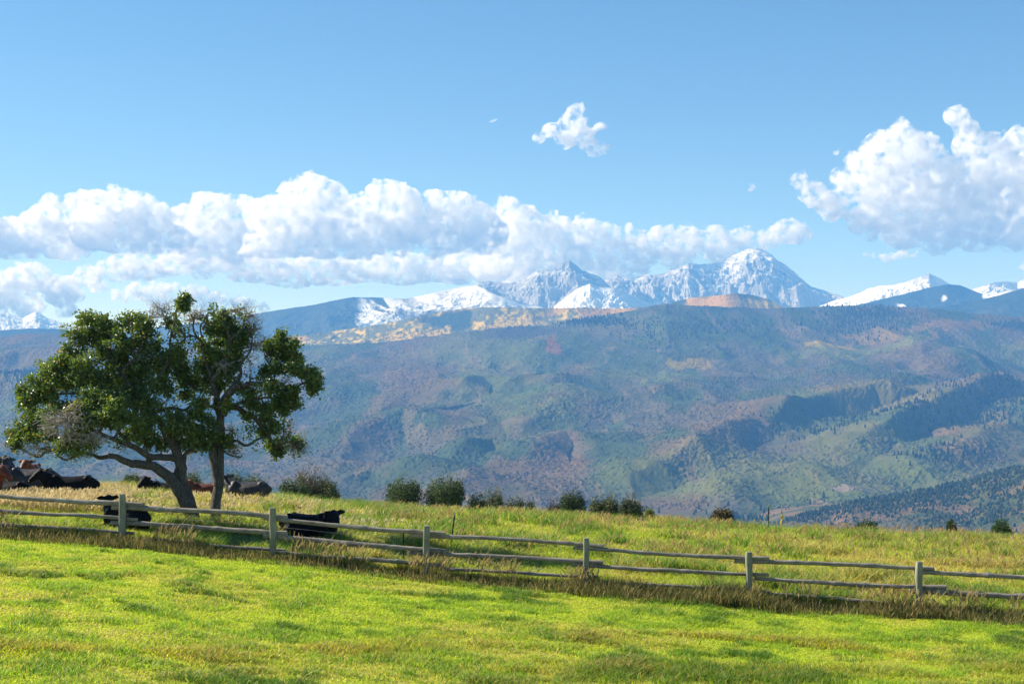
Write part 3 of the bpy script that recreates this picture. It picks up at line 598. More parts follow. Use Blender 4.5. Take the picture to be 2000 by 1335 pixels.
def lawn():
    n = 620000
    X, Y, u = scatter(n, lambda u: 19.5 + 0 * u, lambda u: fence_Y(u) - .55, pw=.85)
    tn = veg_tone(X, Y); tuft = fbm2(X / .55, Y / .42, 3, 721); big = fbm2(X / 2.4, Y / 1.0, 4, 722)
    v = V0 - F0 * ground(X, Y, False) / Y
    k = sstep(.60, .70, big * .6 + tuft * .4)                        # lush tufts
    dryband = np.exp(-((v - 1262 - 18 * np.sin(u / 260)) / 16) ** 2) * sstep(.42, .56, fbm2(X / 2.0, Y / .6, 3, 723)) + .8 * np.exp(-((v - 1310) / 16) ** 2) * sstep(820, 1000, u) * sstep(.4, .5, fbm2(X / 1.2, Y / .5, 3, 724))
    dryband = np.clip(dryband, 0, 1)
    H = rng.uniform(.025, .055, n) * (1 + .9 * sstep(.45, .6, tuft)) + k * rng.uniform(.02, .09, n) + dryband * rng.uniform(.0, .13, n)
    C = mixc(LIME, GREEN, np.clip(sstep(.40, .62, tuft) + rng.uniform(-.3, .3, n), 0, 1)); C = mixc(C, DEEP, k * .8)
    C = mixc(C, STRAW, np.clip((rng.random(n) < .05 + .30 * sstep(.50, .62, tn)) * .8, 0, 1)); C = mixc(C, RUSTG, dryband * (rng.random(n) < .55) * .8)
    blades('short_grass', X, Y, H, rng.uniform(.010, .020, n), jit(C, .42), 1.3, M_grass, 'bright lime green cropped grass of the field in front of the fence')
    # ragged bank at the bottom right, its shadow tinted in, and lush clumps dotted over the field
    cx, cy, r = [], [], []
    for (uu, vv, ru, rn) in [(590, 1182, 28, 500), (545, 1238, 45, 900), (110, 1302, 60, 1400), (820, 1262, 55, 700), (1075, 1245, 34, 650), (1282, 1193, 32, 550), (1180, 1213, 22, 300), (1470, 1196, 30, 450), (1920, 1277, 45, 900), (1260, 1312, 70, 1300), (1380, 1314, 60, 1400), (1470, 1320, 60, 1400), (1590, 1324, 60, 1300), (1180, 1316, 60, 1400), (1330, 1318, 70, 1500), (1530, 1324, 60, 1300), (60, 1212, 40, 500), (370, 1135, 22, 250), (720, 1128, 50, 500), (250, 1270, 30, 300), (870, 1310, 60, 700), (960, 1327, 50, 700), (40, 1080, 30, 300), (1760, 1140 + 110, 30, 250), (1300, 1165 + 18, 60, 300), (420, 1330, 40, 400), (730, 1290, 40, 400)]:
        u_ = uu + rng.normal(0, ru * .75, rn); v_ = vv + rng.normal(0, ru * .15, rn) + 5 * np.sin(u_ / 17.0)
        Y_ = np.full(rn, 28.0)
        for it in range(12): Y_ = -ground((u_ - U0) / F0 * Y_, Y_, False) / ((v_ - V0) / F0)
        cx.append((u_ - U0) / F0 * Y_); cy.append(Y_)
    for _ in range(170):
        t_ = rng.uniform(-.45, .45); y_ = rng.uniform(22, fence_Y(U0 + F0 * t_) - 1.6); m_ = int(rng.integers(25, 130)); w_ = rng.uniform(.05, .22)
        cx.append(t_ * y_ + rng.normal(0, w_, m_)); cy.append(y_ + rng.normal(0, w_ * .7, m_))
    X = np.concatenate(cx); Y = np.concatenate(cy); n = len(X)
    C = mixc(DEEP * 1.2, GREEN, rng.random(n) * .9); C = mixc(C, STRAW, (rng.random(n) < .12) * 1.0)
    bank = (X / Y * F0 + U0 > 1100) & (-ground(X, Y, False) / Y * F0 + V0 > 1290); C[bank] *= .8  # bank blades darkened in colour for the shadow of a small step
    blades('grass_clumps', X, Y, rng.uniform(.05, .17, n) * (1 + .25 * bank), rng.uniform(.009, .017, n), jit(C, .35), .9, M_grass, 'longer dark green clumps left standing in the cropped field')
lawn()
def verge():
    n = 62000
    X, Y, u = scatter(n, lambda u: fence_Y(u) - .75 - .55 * vn2(u / 130, u * 0, 731), lambda u: fence_Y(u) + .25, pw=.8)
    d = Y - fence_Y(u); lush = fbm2(u / 120, u * 0 + 1, 3, 733)
    # height envelope: thick on the left, thinner in the middle left, thick again towards the right
    env = np.interp(u, [-200, 0, 200, 330, 450, 600, 760, 1000, 1100, 1300, 1460, 1520, 1650, 1800, 1950, 2200], [.75, .8, .9, 1.0, .75, .6, .6, .75, 1.0, 1.15, 1.25, 1.0, .7, .95, .9, .8])
    keep = rng.random(n) < np.clip(env * (.30 + .75 * lush), 0, 1); X, Y, u, d, lush, env = [a[keep] for a in (X, Y, u, d, lush, env)]; n = len(X)
    H = rng.uniform(.12, .44, n) * env * (.65 + .6 * lush) * np.interp(d, [-1.7, -.9, -.2, .3], [.35, .75, 1.05, 1])
    C = mixc(np.array([.13, .085, .035]), np.array([.09, .11, .03]), rng.random(n)); C = mixc(C, np.array([.05, .11, .02]), (rng.random(n) < .6) * .9); C = mixc(C, STRAW, (rng.random(n) < .22) * .9)
    tip = mixc(C, np.array([.36, .31, .12]), rng.random(n) * .6)
    blades('tall_fence_grass', X, Y, H, rng.uniform(.009, .018, n), jit(C, .5), .6, M_dry, 'rough brown and olive grass standing uncut along the foot of the fence', tipc=tip)
    n = 3200; X, Y, u = scatter(n, lambda u: fence_Y(u) - .7, lambda u: fence_Y(u) + .5)
    keep = fbm2(u / 45, u * 0, 3, 735) > .50; X, Y, u = X[keep], Y[keep], u[keep]; n = len(X)
    blades('reddish_seed_stalks', X, Y, rng.uniform(.35, .72, n), rng.uniform(.007, .011, n), jit(np.tile(np.array([.26, .21, .10]), (n, 1)), .35), .35, M_dry, 'thin reddish seed stalks rising through the fence rails', tipc=jit(np.tile(np.array([.46, .38, .2]), (n, 1)), .3), plume=True)
verge()
def meadow():
    n = 570000
    X, Y, u = scatter(n, lambda u: fence_Y(u) + .1, lambda u: 64 + 0 * u, pw=1.25)
    tn = veg_tone(X, Y); tuft = fbm2(X / 1.0, Y / .8, 3, 741); d = Y - fence_Y(u)
    k = sstep(.52, .66, tuft)
    rough = sstep(.3, .7, fbm2(X / 6, Y / 4, 3, 743))
    H = rng.uniform(.08, .18, n) * (1 + 1.7 * k) * (.8 + .5 * rough); 
    left = .6 * sstep(700, 350, u) * sstep(6, 10, d) * sstep(.35, .6, fbm2(X / 1.6, Y / 1.2, 3, 749))
    C = mixc(np.array([.40, .50, .06]), GREEN, np.clip(k + rng.uniform(-.35, .35, n), 0, 1)); C = mixc(C, DEEP * 1.2, sstep(.56, .68, tuft) * .85)
    dryp = np.clip(.16 + .55 * sstep(.50, .64, tn) + .45 * left + .22 * sstep(1500, 1900, u) * sstep(4, 9, d), 0, 1)
    C = mixc(C, STRAW, (rng.random(n) < dryp) * .85); C = mixc(C, RUSTG, (rng.random(n) < .10) * .7)
    blades('meadow_grass', X, Y, H, rng.uniform(.014, .026, n), jit(C, .28), .9, M_grass, 'uneven green and straw coloured pasture grass on the rise behind the fence')
    # taller dead stalks and seed heads, thick to the left around the herd
    n = 34000
    X, Y, u = scatter(n, lambda u: fence_Y(u) + 6.0, lambda u: 60 + 0 * u, t1=-.03)
    w = np.interp(u, [-400, 0, 250, 560, 700, 920], [1, 1, .9, .75, .3, .04]) * sstep(.38, .58, fbm2(X / 1.5, Y / 1.2, 3, 745)); 
    for (bu, by) in ((130, 48),): pass
    keep = rng.random(n) < w; X, Y, u = X[keep], Y[keep], u[keep]; n = len(X)
    blades('seed_grass', X, Y, rng.uniform(.18, .42, n), rng.uniform(.011, .018, n), jit(np.tile(np.array([.46, .40, .16]), (n, 1)), .25), .35, M_dry, 'pale tall grass with feathery seed heads around the resting cattle', tipc=jit(np.tile(PALE, (n, 1)), .25), plume=True)
    n = 9000; X, Y, u = scatter(n, lambda u: 41.5 + 0 * u, lambda u: 46.5 + 0 * u, t1=-.27)
    blades('herd_grass', X, Y, rng.uniform(.25, .52, n), rng.uniform(.011, .018, n), jit(np.tile(np.array([.46, .40, .16]), (n, 1)), .3), .35, M_dry, 'taller pale seed grass in front of the herd at the left edge', tipc=jit(np.tile(PALE, (n, 1)), .25), plume=True)
    n = 9000; X, Y, u = scatter(n, lambda u: fence_Y(u) + 3, lambda u: 61 + 0 * u, t0=-.1)
    keep = (fbm2(X / 1.5, Y / 1.5, 3, 747) > .54); X, Y, u = X[keep], Y[keep], u[keep]; n = len(X)
    blades('dry_stalks', X, Y, rng.uniform(.25, .55, n), rng.uniform(.008, .014, n), jit(np.tile(np.array([.42, .30, .14]), (n, 1)), .3), .4, M_dry, 'scattered dry stalks along the rise to the right', tipc=jit(np.tile(np.array([.50, .38, .2]), (n, 1)), .3), plume=True)
    # broadleaf weeds lying in the shade to the right of the oaks
    n = 26000; X, Y, u = scatter(n, lambda u: fence_Y(u) + .5, lambda u: fence_Y(u) + 7.5, t0=-.20, t1=.02)
    C = mixc(np.array([.10, .17, .07]), np.array([.17, .23, .12]), rng.random(n))
    blades('broadleaf_weeds', X, Y, rng.uniform(.07, .16, n), rng.uniform(.03, .06, n), jit(C, .3), 1.3, M_grass, 'low grey-green leafy weeds between the fence and the resting cow', cat='weeds')
meadow()

# ------------------------------------------------------------------ fence
M_wood = None
def wood_mat(name, c0, c1, scale=(2, 60, 60)):
    m, nt, out = newmat(name)
    tc = N(nt, 'ShaderNodeTexCoord'); mp = N(nt, 'ShaderNodeMapping'); mp.inputs['Scale'].default_value = scale
    nt.links.new(tc.outputs['Object'], mp.inputs['Vector'])
    no = N(nt, 'ShaderNodeTexNoise'); no.inputs['Scale'].default_value = 1; no.inputs['Detail'].default_value = 7; nt.links.new(mp.outputs[0], no.inputs['Vector'])
    n2 = N(nt, 'ShaderNodeTexNoise'); n2.inputs['Scale'].default_value = 3.2; n2.inputs['Detail'].default_value = 5; nt.links.new(tc.outputs['Object'], n2.inputs['Vector'])
    cr = N(nt, 'ShaderNodeValToRGB'); cr.color_ramp.elements[0].position = .32; cr.color_ramp.elements[1].position = .68; cr.color_ramp.elements[0].color = (*c0, 1); cr.color_ramp.elements[1].color = (*c1, 1)
    ad = N(nt, 'ShaderNodeMath', operation='MULTIPLY_ADD'); nt.links.new(no.outputs[0], ad.inputs[0]); ad.inputs[1].default_value = .55
    m3 = N(nt, 'ShaderNodeMath', operation='MULTIPLY'); nt.links.new(n2.outputs[0], m3.inputs[0]); m3.inputs[1].default_value = .45; nt.links.new(m3.outputs[0], ad.inputs[2])
    nt.links.new(ad.outputs[0], cr.inputs[0])
    p = N(nt, 'ShaderNodeBsdfPrincipled'); p.inputs['Roughness'].default_value = .85; p.inputs['Specular IOR Level'].default_value = .2
    nt.links.new(cr.outputs[0], p.inputs['Base Color'])
    b = N(nt, 'ShaderNodeBump'); b.inputs['Distance'].default_value = .012; b.inputs['Strength'].default_value = 1; nt.links.new(ad.outputs[0], b.inputs['Height']); nt.links.new(b.outputs[0], p.inputs['Normal'])
    nt.links.new(p.outputs[0], out.inputs['Surface']); return m
M_rail = wood_mat('weathered_log_rail', (.12, .10, .08), (.42, .385, .33))
M_post = wood_mat('treated_post', (.15, .155, .11), (.36, .365, .29), (60, 60, 2))
def plain_mat(name, c, rough=.6, metal=0.0, spec=.4):
    m, nt, out = newmat(name); p = N(nt, 'ShaderNodeBsdfPrincipled'); p.inputs['Roughness'].default_value = rough; p.inputs['Metallic'].default_value = metal; p.inputs['Specular IOR Level'].default_value = spec
    no = N(nt, 'ShaderNodeTexNoise'); no.inputs['Scale'].default_value = 14; no.inputs['Detail'].default_value = 5
    tc = N(nt, 'ShaderNodeTexCoord'); nt.links.new(tc.outputs['Object'], no.inputs['Vector'])
    cr = N(nt, 'ShaderNodeValToRGB'); cr.color_ramp.elements[0].color = (*[x * .7 for x in c], 1); cr.color_ramp.elements[1].color = (*[min(x * 1.3, 1) for x in c], 1); cr.color_ramp.elements[0].position = .3; cr.color_ramp.elements[1].position = .7
    nt.links.new(no.outputs[0], cr.inputs[0]); nt.links.new(cr.outputs[0], p.inputs['Base Color']); nt.links.new(p.outputs[0], out.inputs['Surface']); return m
M_wire = plain_mat('galvanised_wire', (.5, .5, .48), .35, .8)
def build_fence():
    root = empty('rail_fence', (wx(1000, FY0), FY0, gz(0, FY0)), 'weathered log rail fence with square grey posts crossing the pasture', 'fence')
    R0 = np.array(root.location)
    posts = [(239, 964, .085), (533, 991, .085), (833, 1026, .085), (1145, 1050, .08), (1463, 1077, .08), (1795, 1096, .08), (-62, 940, .085), (2135, 1117, .08), (-368, 918, .085), (2480, 1136, .08)]
    for i, (u, v, hw) in enumerate(posts):
        Y = fence_Y(u); x = wx(u, Y); zt = wz(v, Y); zb = gz(x, Y) - .35
        m = MB(); n = 12
        for a in range(n + 1): pass
        zs = np.linspace(zb, zt, n); k = 8; V = []
        for zi, z in enumerate(zs):
            r = hw * (.98 + .05 * math.sin(zi * 1.7 + i)) * (1 if zi < n - 1 else .9)
            for a, b in ((-1, -.72), (-.72, -1), (.72, -1), (1, -.72), (1, .72), (.72, 1), (-.72, 1), (-1, .72)): V.append((x + a * r * .92 + .006 * math.sin(zi * .9 + i * 2), Y + b * r * .92, z))
        Q = [(j * k + a, j * k + (a + 1) % k, (j + 1) * k + (a + 1) % k, (j + 1) * k + a) for j in range(n - 1) for a in range(k)]
        V.append((x, Y, zt + .008)); T = [((n - 1) * k + a, (n - 1) * k + (a + 1) % k, len(V) - 1) for a in range(k)]
        o = link('post', mkmesh('post', np.array(V) - R0, Q, T, M_post, smooth=False), root)
        for dz in (.28, .62):
            st = MB(); st.tube([(x - .02, Y - hw - .002, zt - dz), (x + .03, Y - hw - .006, zt - dz - .01)], .012, 6)
            st.V = [q - R0 for q in st.V]; st.build('staple', M_wire, o)
    rails = [
     ((-75, 963), (281, 985), 4.0, 0), ((-75, 990), (268, 1014), 3.4, 0), ((-75, 1018), (262, 1042), 3.2, 0),
     ((219, 989), (561, 1009), 4.4, 1), ((217, 1020), (560, 1041), 4.2, 1), ((218, 1050), (556, 1073), 3.3, 1),
     ((515, 1012), (870, 1042), 3.9, 0), ((515, 1044), (871, 1076), 4.4, 0), ((536, 1077), (868, 1105), 3.4, 0),
     ((802, 1044), (1179, 1065), 3.5, 1), ((801, 1079), (1178, 1098), 3.6, 1), ((866, 1111), (1168, 1125), 2.9, 1),
     ((1120, 1070), (1502, 1090), 3.6, 0), ((1119, 1101), (1502, 1123), 3.5, 0), ((1120, 1131), (1503, 1155), 3.2, 0),
     ((1434, 1094), (1825, 1111), 3.8, 1), ((1473, 1128), (1848, 1146), 3.8, 1), ((1474, 1158), (1800, 1181), 3.2, 1),
     ((1786, 1116), (2150, 1132), 4.2, 0), ((1777, 1152), (2150, 1168), 4.6, 0), ((1776, 1186), (2150, 1204), 3.3, 0),
     ((2105, 1134), (2500, 1152), 3.8, 1), ((2105, 1171), (2500, 1190), 3.8, 1), ((-390, 944), (-40, 970), 4.0, 1), ((-390, 972), (-40, 998), 3.6, 1)]
    for i, (a, b, rp, side) in enumerate(rails):
        u = np.linspace(a[0], b[0], 34); f = (u - a[0]) / (b[0] - a[0]); v = a[1] + (b[1] - a[1]) * f
        v = v + 2.2 * np.sin(f * 3.1 + i) * np.sin(f * math.pi) + 1.0 * (fbm2(f * 6 + i * 9, f * 0, 3, 801) - .5) * 3
        if i == 16: v = v + 5 * np.sin(f * math.pi) ** 1.2
        Y = fence_Y(u) + .085 + .06 + .02 * side
        P = np.stack([wx(u, Y), Y, wz(v, Y)], 1) - R0
        r = rp * Y / F0 * (1.08 - .16 * (f if i % 2 else 1 - f)) * (1 + .12 * (fbm2(f * 14 + i * 5, f * 0, 3, 805) - .5) * 2)
        for kk in rng.uniform(.05, .95, 5): r = r + rp * Y / F0 * .22 * np.exp(-((f - kk) / .012) ** 2)
        m = MB(); m.tube(P, r * 1.08, 12, wob=.13, seed=i); m.build('rail', M_rail, root, smooth=False)
    m = MB()
    for pts in ([(300, 1010), (345, 1013), (440, 1019), (530, 1027)], [(536, 1028), (600, 1034), (665, 1041), (760, 1046)]):
        P = []
        for u, v in pts: Y = fence_Y(u) + .30; P.append((wx(u, Y), Y, wz(v, Y)))
        m.tube(smooth_path(P, 20) - R0, .0035, 5)
    m.build('wire', M_wire, root)
build_fence()

# ------------------------------------------------------------------ stakes behind the fence
M_steel = plain_mat('dark_green_steel', (.035, .045, .04), .55, .3)
def solveY(u, v):
    a, b = 24.0, 62.0; t = (u - U0) / F0
    for Y in np.arange(26, 60, .1):
        if -gz(t * Y, Y) / Y * F0 + V0 <= v: return float(Y)
    return 58.0
def tpost(u, v0, v1, Y, tilt, label, mat, name='metal_stake', w=.018):
    x = wx(u, Y); zb = gz(x, Y); zt = wz(v0, Y); h = zt - zb
    root = empty(name, (x, Y, zb), label, 'stake')
    m = MB(); n = 10
    prof = [(-w, -.004), (-.005, -.004), (-.005, -.03), (.005, -.03), (.005, -.004), (w, -.004), (w, .004), (-w, .004)]
    V = []; zs = np.linspace(-.3, h, n)
    for z in zs:
        for a, b in prof: V.append((a + tilt * z, b, z))
    k = 8; Q = [(j * k + a, j * k + (a + 1) % k, (j + 1) * k + (a + 1) % k, (j + 1) * k + a) for j in range(n - 1) for a in range(k)]
    m.add(V, Q, [((n - 1) * k, (n - 1) * k + a, (n - 1) * k + a + 1) for a in range(1, 7)]); m.build('shaft', mat, root)
    c = MB(); c.tube([(tilt * (h - .1), 0, h - .1), (tilt * (h + .012), 0, h + .012)], w * 1.25, 8); c.build('cap', M_wire, root)
    return root, h
tpost(880, 1000, 1045, 39.5, .12, 'dark steel stake leaning right in the grass behind the third fence post', M_steel)
tpost(789, 1029, 1072, 36.2, -.02, 'short thin steel stake in the shade left of the third fence post', M_steel, w=.015)
tpost(1501, 985, 1032, 54, .0, 'thin dark steel stake standing upright on the skyline at right', M_steel, w=.022)
r_, h_ = tpost(1527, 993, 1032, 54, .0, 'stake on the skyline with a yellow rag tied to it', M_steel, w=.014)
m = MB(); m.tube(smooth_path([(-.02, -.03, h_ - .18), (.03, -.05, h_ - .33), (-.04, -.05, h_ - .5), (.01, -.06, h_ - .68)], 12), [.01, .02, .028, .03, .022, .018, .026, .03, .036, .03, .02, .01], 7, wob=.5); m.build('rag', plain_mat('yellow_rag', (.62, .42, .04), .9), r_)
# ------------------------------------------------------------------ oaks
def bark_mat():
    m, nt, out = newmat('oak_bark')
    tc = N(nt, 'ShaderNodeTexCoord'); mp = N(nt, 'ShaderNodeMapping'); mp.inputs['Scale'].default_value = (1, 1, .13); nt.links.new(tc.outputs['Object'], mp.inputs['Vector'])
    vo = N(nt, 'ShaderNodeTexVoronoi'); vo.feature = 'DISTANCE_TO_EDGE'; vo.inputs['Scale'].default_value = 26
    no = N(nt, 'ShaderNodeTexNoise'); no.inputs['Scale'].default_value = 14; no.inputs['Detail'].default_value = 7
    nt.links.new(mp.outputs[0], no.inputs['Vector'])
    mxv = N(nt, 'ShaderNodeVectorMath', operation='MULTIPLY_ADD'); nt.links.new(no.outputs['Color'], mxv.inputs[0]); mxv.inputs[1].default_value = (.3, .3, .3); nt.links.new(mp.outputs[0], mxv.inputs[2]); nt.links.new(mxv.outputs[0], vo.inputs['Vector'])
    mr = N(nt, 'ShaderNodeMapRange'); mr.inputs[1].default_value = 0; mr.inputs[2].default_value = .5; nt.links.new(vo.outputs['Distance'], mr.inputs[0])
    mu = N(nt, 'ShaderNodeMath', operation='MULTIPLY'); nt.links.new(mr.outputs[0], mu.inputs[0]); nt.links.new(no.outputs[0], mu.inputs[1])
    cr = N(nt, 'ShaderNodeValToRGB'); cr.color_ramp.elements[0].color = (.10, .085, .07, 1); cr.color_ramp.elements[1].color = (.40, .36, .31, 1); cr.color_ramp.elements[0].position = .05; cr.color_ramp.elements[1].position = .5
    nt.links.new(mu.outputs[0], cr.inputs[0]); p = N(nt, 'ShaderNodeBsdfPrincipled'); p.inputs['Roughness'].default_value = .9; p.inputs['Specular IOR Level'].default_value = .15
    nt.links.new(cr.outputs[0], p.inputs['Base Color']); b = N(nt, 'ShaderNodeBump'); b.inputs['Distance'].default_value = .05; b.inputs['Strength'].default_value = 1
    nt.links.new(mu.outputs[0], b.inputs['Height']); nt.links.new(b.outputs[0], p.inputs['Normal']); nt.links.new(p.outputs[0], out.inputs['Surface']); return m
M_bark = bark_mat()
M_dead = plain_mat('sunlit_dead_twig', (.34, .30, .26), .8)  # bare dead wood, lightened in colour as if catching the sun
M_leaf = foliage_mat('oak_leaf', trans=.35, rough=.36, spec=.55, gain=1.25, tcol=(1.3, 1.3, .45))
ZS = 1 / 3.0303
def zp(x, y, Y): return np.array([wx(x * ZS, Y), Y, wz(560 + y * ZS, Y)])
def leaves_mesh(name, P, size, C, parent, mat, tilt=1.0):
    """lobed leaves folded along the midrib"""
    n = len(P)
    d = rng.normal(size=(n, 3)); d[:, 2] -= .15; d /= np.linalg.norm(d, axis=1)[:, None]
    w = rng.normal(size=(n, 3)); w[:, 2] *= .8; w -= (w * d).sum(1)[:, None] * d; w /= np.linalg.norm(w, axis=1)[:, None]; nn = np.cross(d, w)
    L = size[:, None]; W = L * .34; f = L * .10
    V = np.stack([P, P + d * L * .38 + w * W + nn * f, P + d * L * .80 + w * W * .85 + nn * f, P + d * L, P + d * L * .80 - w * W * .85 + nn * f, P + d * L * .38 - w * W + nn * f], 1).reshape(-1, 3)
    b = (np.arange(n) * 6)[:, None]; Q = np.vstack([b + np.array([[0, 1, 2, 3]]), b + np.array([[0, 3, 4, 5]])])
    return link(name, mkmesh(name, V, Q, None, mat, np.repeat(C, 6, 0)), parent)
def crooked(a, b, n, amp, seed):
    r = np.random.default_rng(seed); t = np.linspace(0, 1, n)[:, None]; P = a + (b - a) * t; L = np.linalg.norm(b - a)
    off = np.cumsum(r.normal(0, 1, (n, 3)), 0); off -= off[0] + (off[-1] - off[0]) * t
    return P + off * amp * L / math.sqrt(n) * .9
def build_oak(Y0, base, limbs, blobs, bare, label, dens, seed):
    r = np.random.default_rng(seed)
    bx, by = base; B = zp(bx, by, Y0); B[2] = gz(B[0], Y0)
    root = empty('oak_tree', tuple(B), label, 'tree')
    trunk = MB(); allp = []; allr = []
    for li, (pts, r0, r1, dyend) in enumerate(limbs):
        n = len(pts); P = np.array([zp(x, y, Y0 + dyend * (i / (n - 1)) ** 1.3) for i, (x, y) in enumerate(pts)])
        L = np.linalg.norm(np.diff(P, axis=0), axis=1).sum(); ns = max(12, int(L / .09)); Q = smooth_path(P, ns)
        Q += (np.stack([fbm2(np.arange(ns) / 5.0 + li * 13, np.zeros(ns) + k, 3, 850 + seed) for k in range(3)], 1) - .5) * np.clip(np.linspace(0, 4, ns), 0, 1)[:, None] * .16
        rr = np.linspace(r0, r1, ns) * ZS * Y0 / F0
        if r0 > 36: rr = rr * (1 + .22 * np.exp(-np.arange(ns) * .09 / .22))
        trunk.tube(Q - B, rr, 14 if r0 > 20 else 8, wob=.13 if r0 > 20 else .08, seed=li + seed)
        allp.append(Q); allr.append(rr)
    AP = np.vstack(allp); AR = np.concatenate(allr); main = AR.copy()
    twP = []; twN = []
    twig = MB(); LP = []; LS = []; LC = []
    def attach(c):
        d = np.linalg.norm((AP - c) * np.array([1, .8, 1]), axis=1) + np.where(AP[:, 2] > c[2] + .3, .8, 0) - np.minimum(AR, .08) * 2; return AP[np.argmin(d)], AR[np.argmin(d)]
    for bi, (x, y, rx, ry, dy, q) in enumerate(blobs):
        c = zp(x, y, Y0 + dy); k = ZS * Y0 / F0; R = np.array([rx * k, (rx + ry) * .5 * k * 1.05, ry * k])
        a, ar = attach(c); P = crooked(a, c, 14, .12, seed * 50 + bi); r1 = min(ar * .8, .035); twig.tube(P - B, np.linspace(r1, .012, 14), 6, cap=False)
        ns = int(9 + 10 * q)
        for s in range(ns):
            v = r.normal(size=3); v /= np.linalg.norm(v); e = c + v * R * r.uniform(.55, 1.0); st = P[r.integers(7, 14)]
            T = crooked(st, e, 7, .16, seed * 9000 + bi * 100 + s); twig.tube(T - B, np.linspace(.011, .004, 7), 4, cap=False)
            m = int(3 + 3 * q)
            tt = T[r.integers(3, 7, m)] + r.normal(0, .05, (m, 3))
            LP.append(np.repeat(tt, 5, 0) + r.normal(0, .045, (m * 5, 3)))
        # outer sprigs, denser towards the shell, bunched
        N_ = rx * ry / 9500 * 190 * q * dens; nm = int(9 + rx * ry / 900)
        for _ in range(nm):
            v = r.normal(size=3); v /= np.linalg.norm(v); rad = r.uniform(.40, 1.25); cm = c + v * R * rad; rm = R.mean() * r.uniform(.16, .38)
            n = max(3, int(N_ / nm)); w = r.normal(size=(n, 3)); w /= np.linalg.norm(w, axis=1)[:, None]; w *= (r.random(n) ** .5)[:, None]
            S_ = cm + w * rm * np.array([1.15, 1.1, .75]); LP.append(np.repeat(S_, 5, 0) + r.normal(0, .062, (n * 5, 3)))
            if _ % 2 == 0: twig.tube(crooked(P[r.integers(6, 14)], cm, 7, .15, bi * 99 + _ + seed) - B, np.linspace(.011, .004, 7), 4, cap=False)
    # scattered sprigs along the finer limbs knit the clumps together
    thin = np.where((AR < .07) & (AP[:, 2] > B[2] + 2.3))[0]
    for ti in r.choice(thin, min(len(thin), 70)):
        e = AP[ti] + r.normal(0, .24, 3); T = crooked(AP[ti], e, 6, .2, int(ti) + seed); twig.tube(T - B, np.linspace(.010, .0035, 6), 4, cap=False)
        q_ = T[r.integers(3, 6, 5)] + r.normal(0, .10, (5, 3)); LP.append(np.repeat(q_, 6, 0) + r.normal(0, .06, (30, 3)))
    # bare twiggy parts
    live = twig; twig = MB()
    for bi, (x, y, rx, ry, dy, m) in enumerate(bare):
        c = zp(x, y, Y0 + dy); k = ZS * Y0 / F0; R = np.array([rx * k, rx * k * .7, ry * k]) * 1.25; a, ar = attach(c)
        P = crooked(a, c, 12, .16, seed * 77 + bi); twig.tube(P - B, np.linspace(min(ar * .7, .03), .012, 12), 6, cap=False)
        for s in range(m):
            v = r.normal(size=3); v /= np.linalg.norm(v); e = c + v * R * r.uniform(.6, 1.05); st = P[r.integers(4, 12)]
            T = crooked(st, e, 9, .30, seed * 4000 + bi * 100 + s); twig.tube(T - B, np.linspace(.012, .0045, 9), 4, cap=False)
            for q in range(3):
                st2 = T[r.integers(3, 9)]; e2 = st2 + r.normal(0, .17, 3) + (e - st2) * .3
                twig.tube(crooked(st2, e2, 5, .3, s * 31 + q) - B, np.linspace(.0065, .003, 5), 3, cap=False)
    tr = trunk.build('trunk', M_bark, root, smooth=True)
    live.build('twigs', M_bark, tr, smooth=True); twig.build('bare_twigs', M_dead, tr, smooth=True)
    P = np.vstack(LP); n = len(P); f = r.random(n); sun = fbm2(P[:, 0] * 1.7, P[:, 2] * 1.7, 3, 871)  # sun is random noise between darker and lighter leaf green
    C = mixc(np.array([.075, .13, .042]), np.array([.17, .24, .065]), np.clip(sun * 1.2 - .2 + r.uniform(-.3, .3, n), 0, 1)); C = np.where((f < .03)[:, None], np.array([.30, .24, .03]), C); C = np.where((f > .985)[:, None], np.array([.42, .22, .03]), C)
    yel = vn3(P * 1.1 + 5, 873) > .80; C = np.where((yel & (r.random(n) < .4))[:, None], np.array([.30, .25, .04]), C)
    leaves_mesh('crown', P - B, r.uniform(.055, .095, n), C * r.uniform(.75, 1.25, (n, 1)), root, M_leaf)
    return n
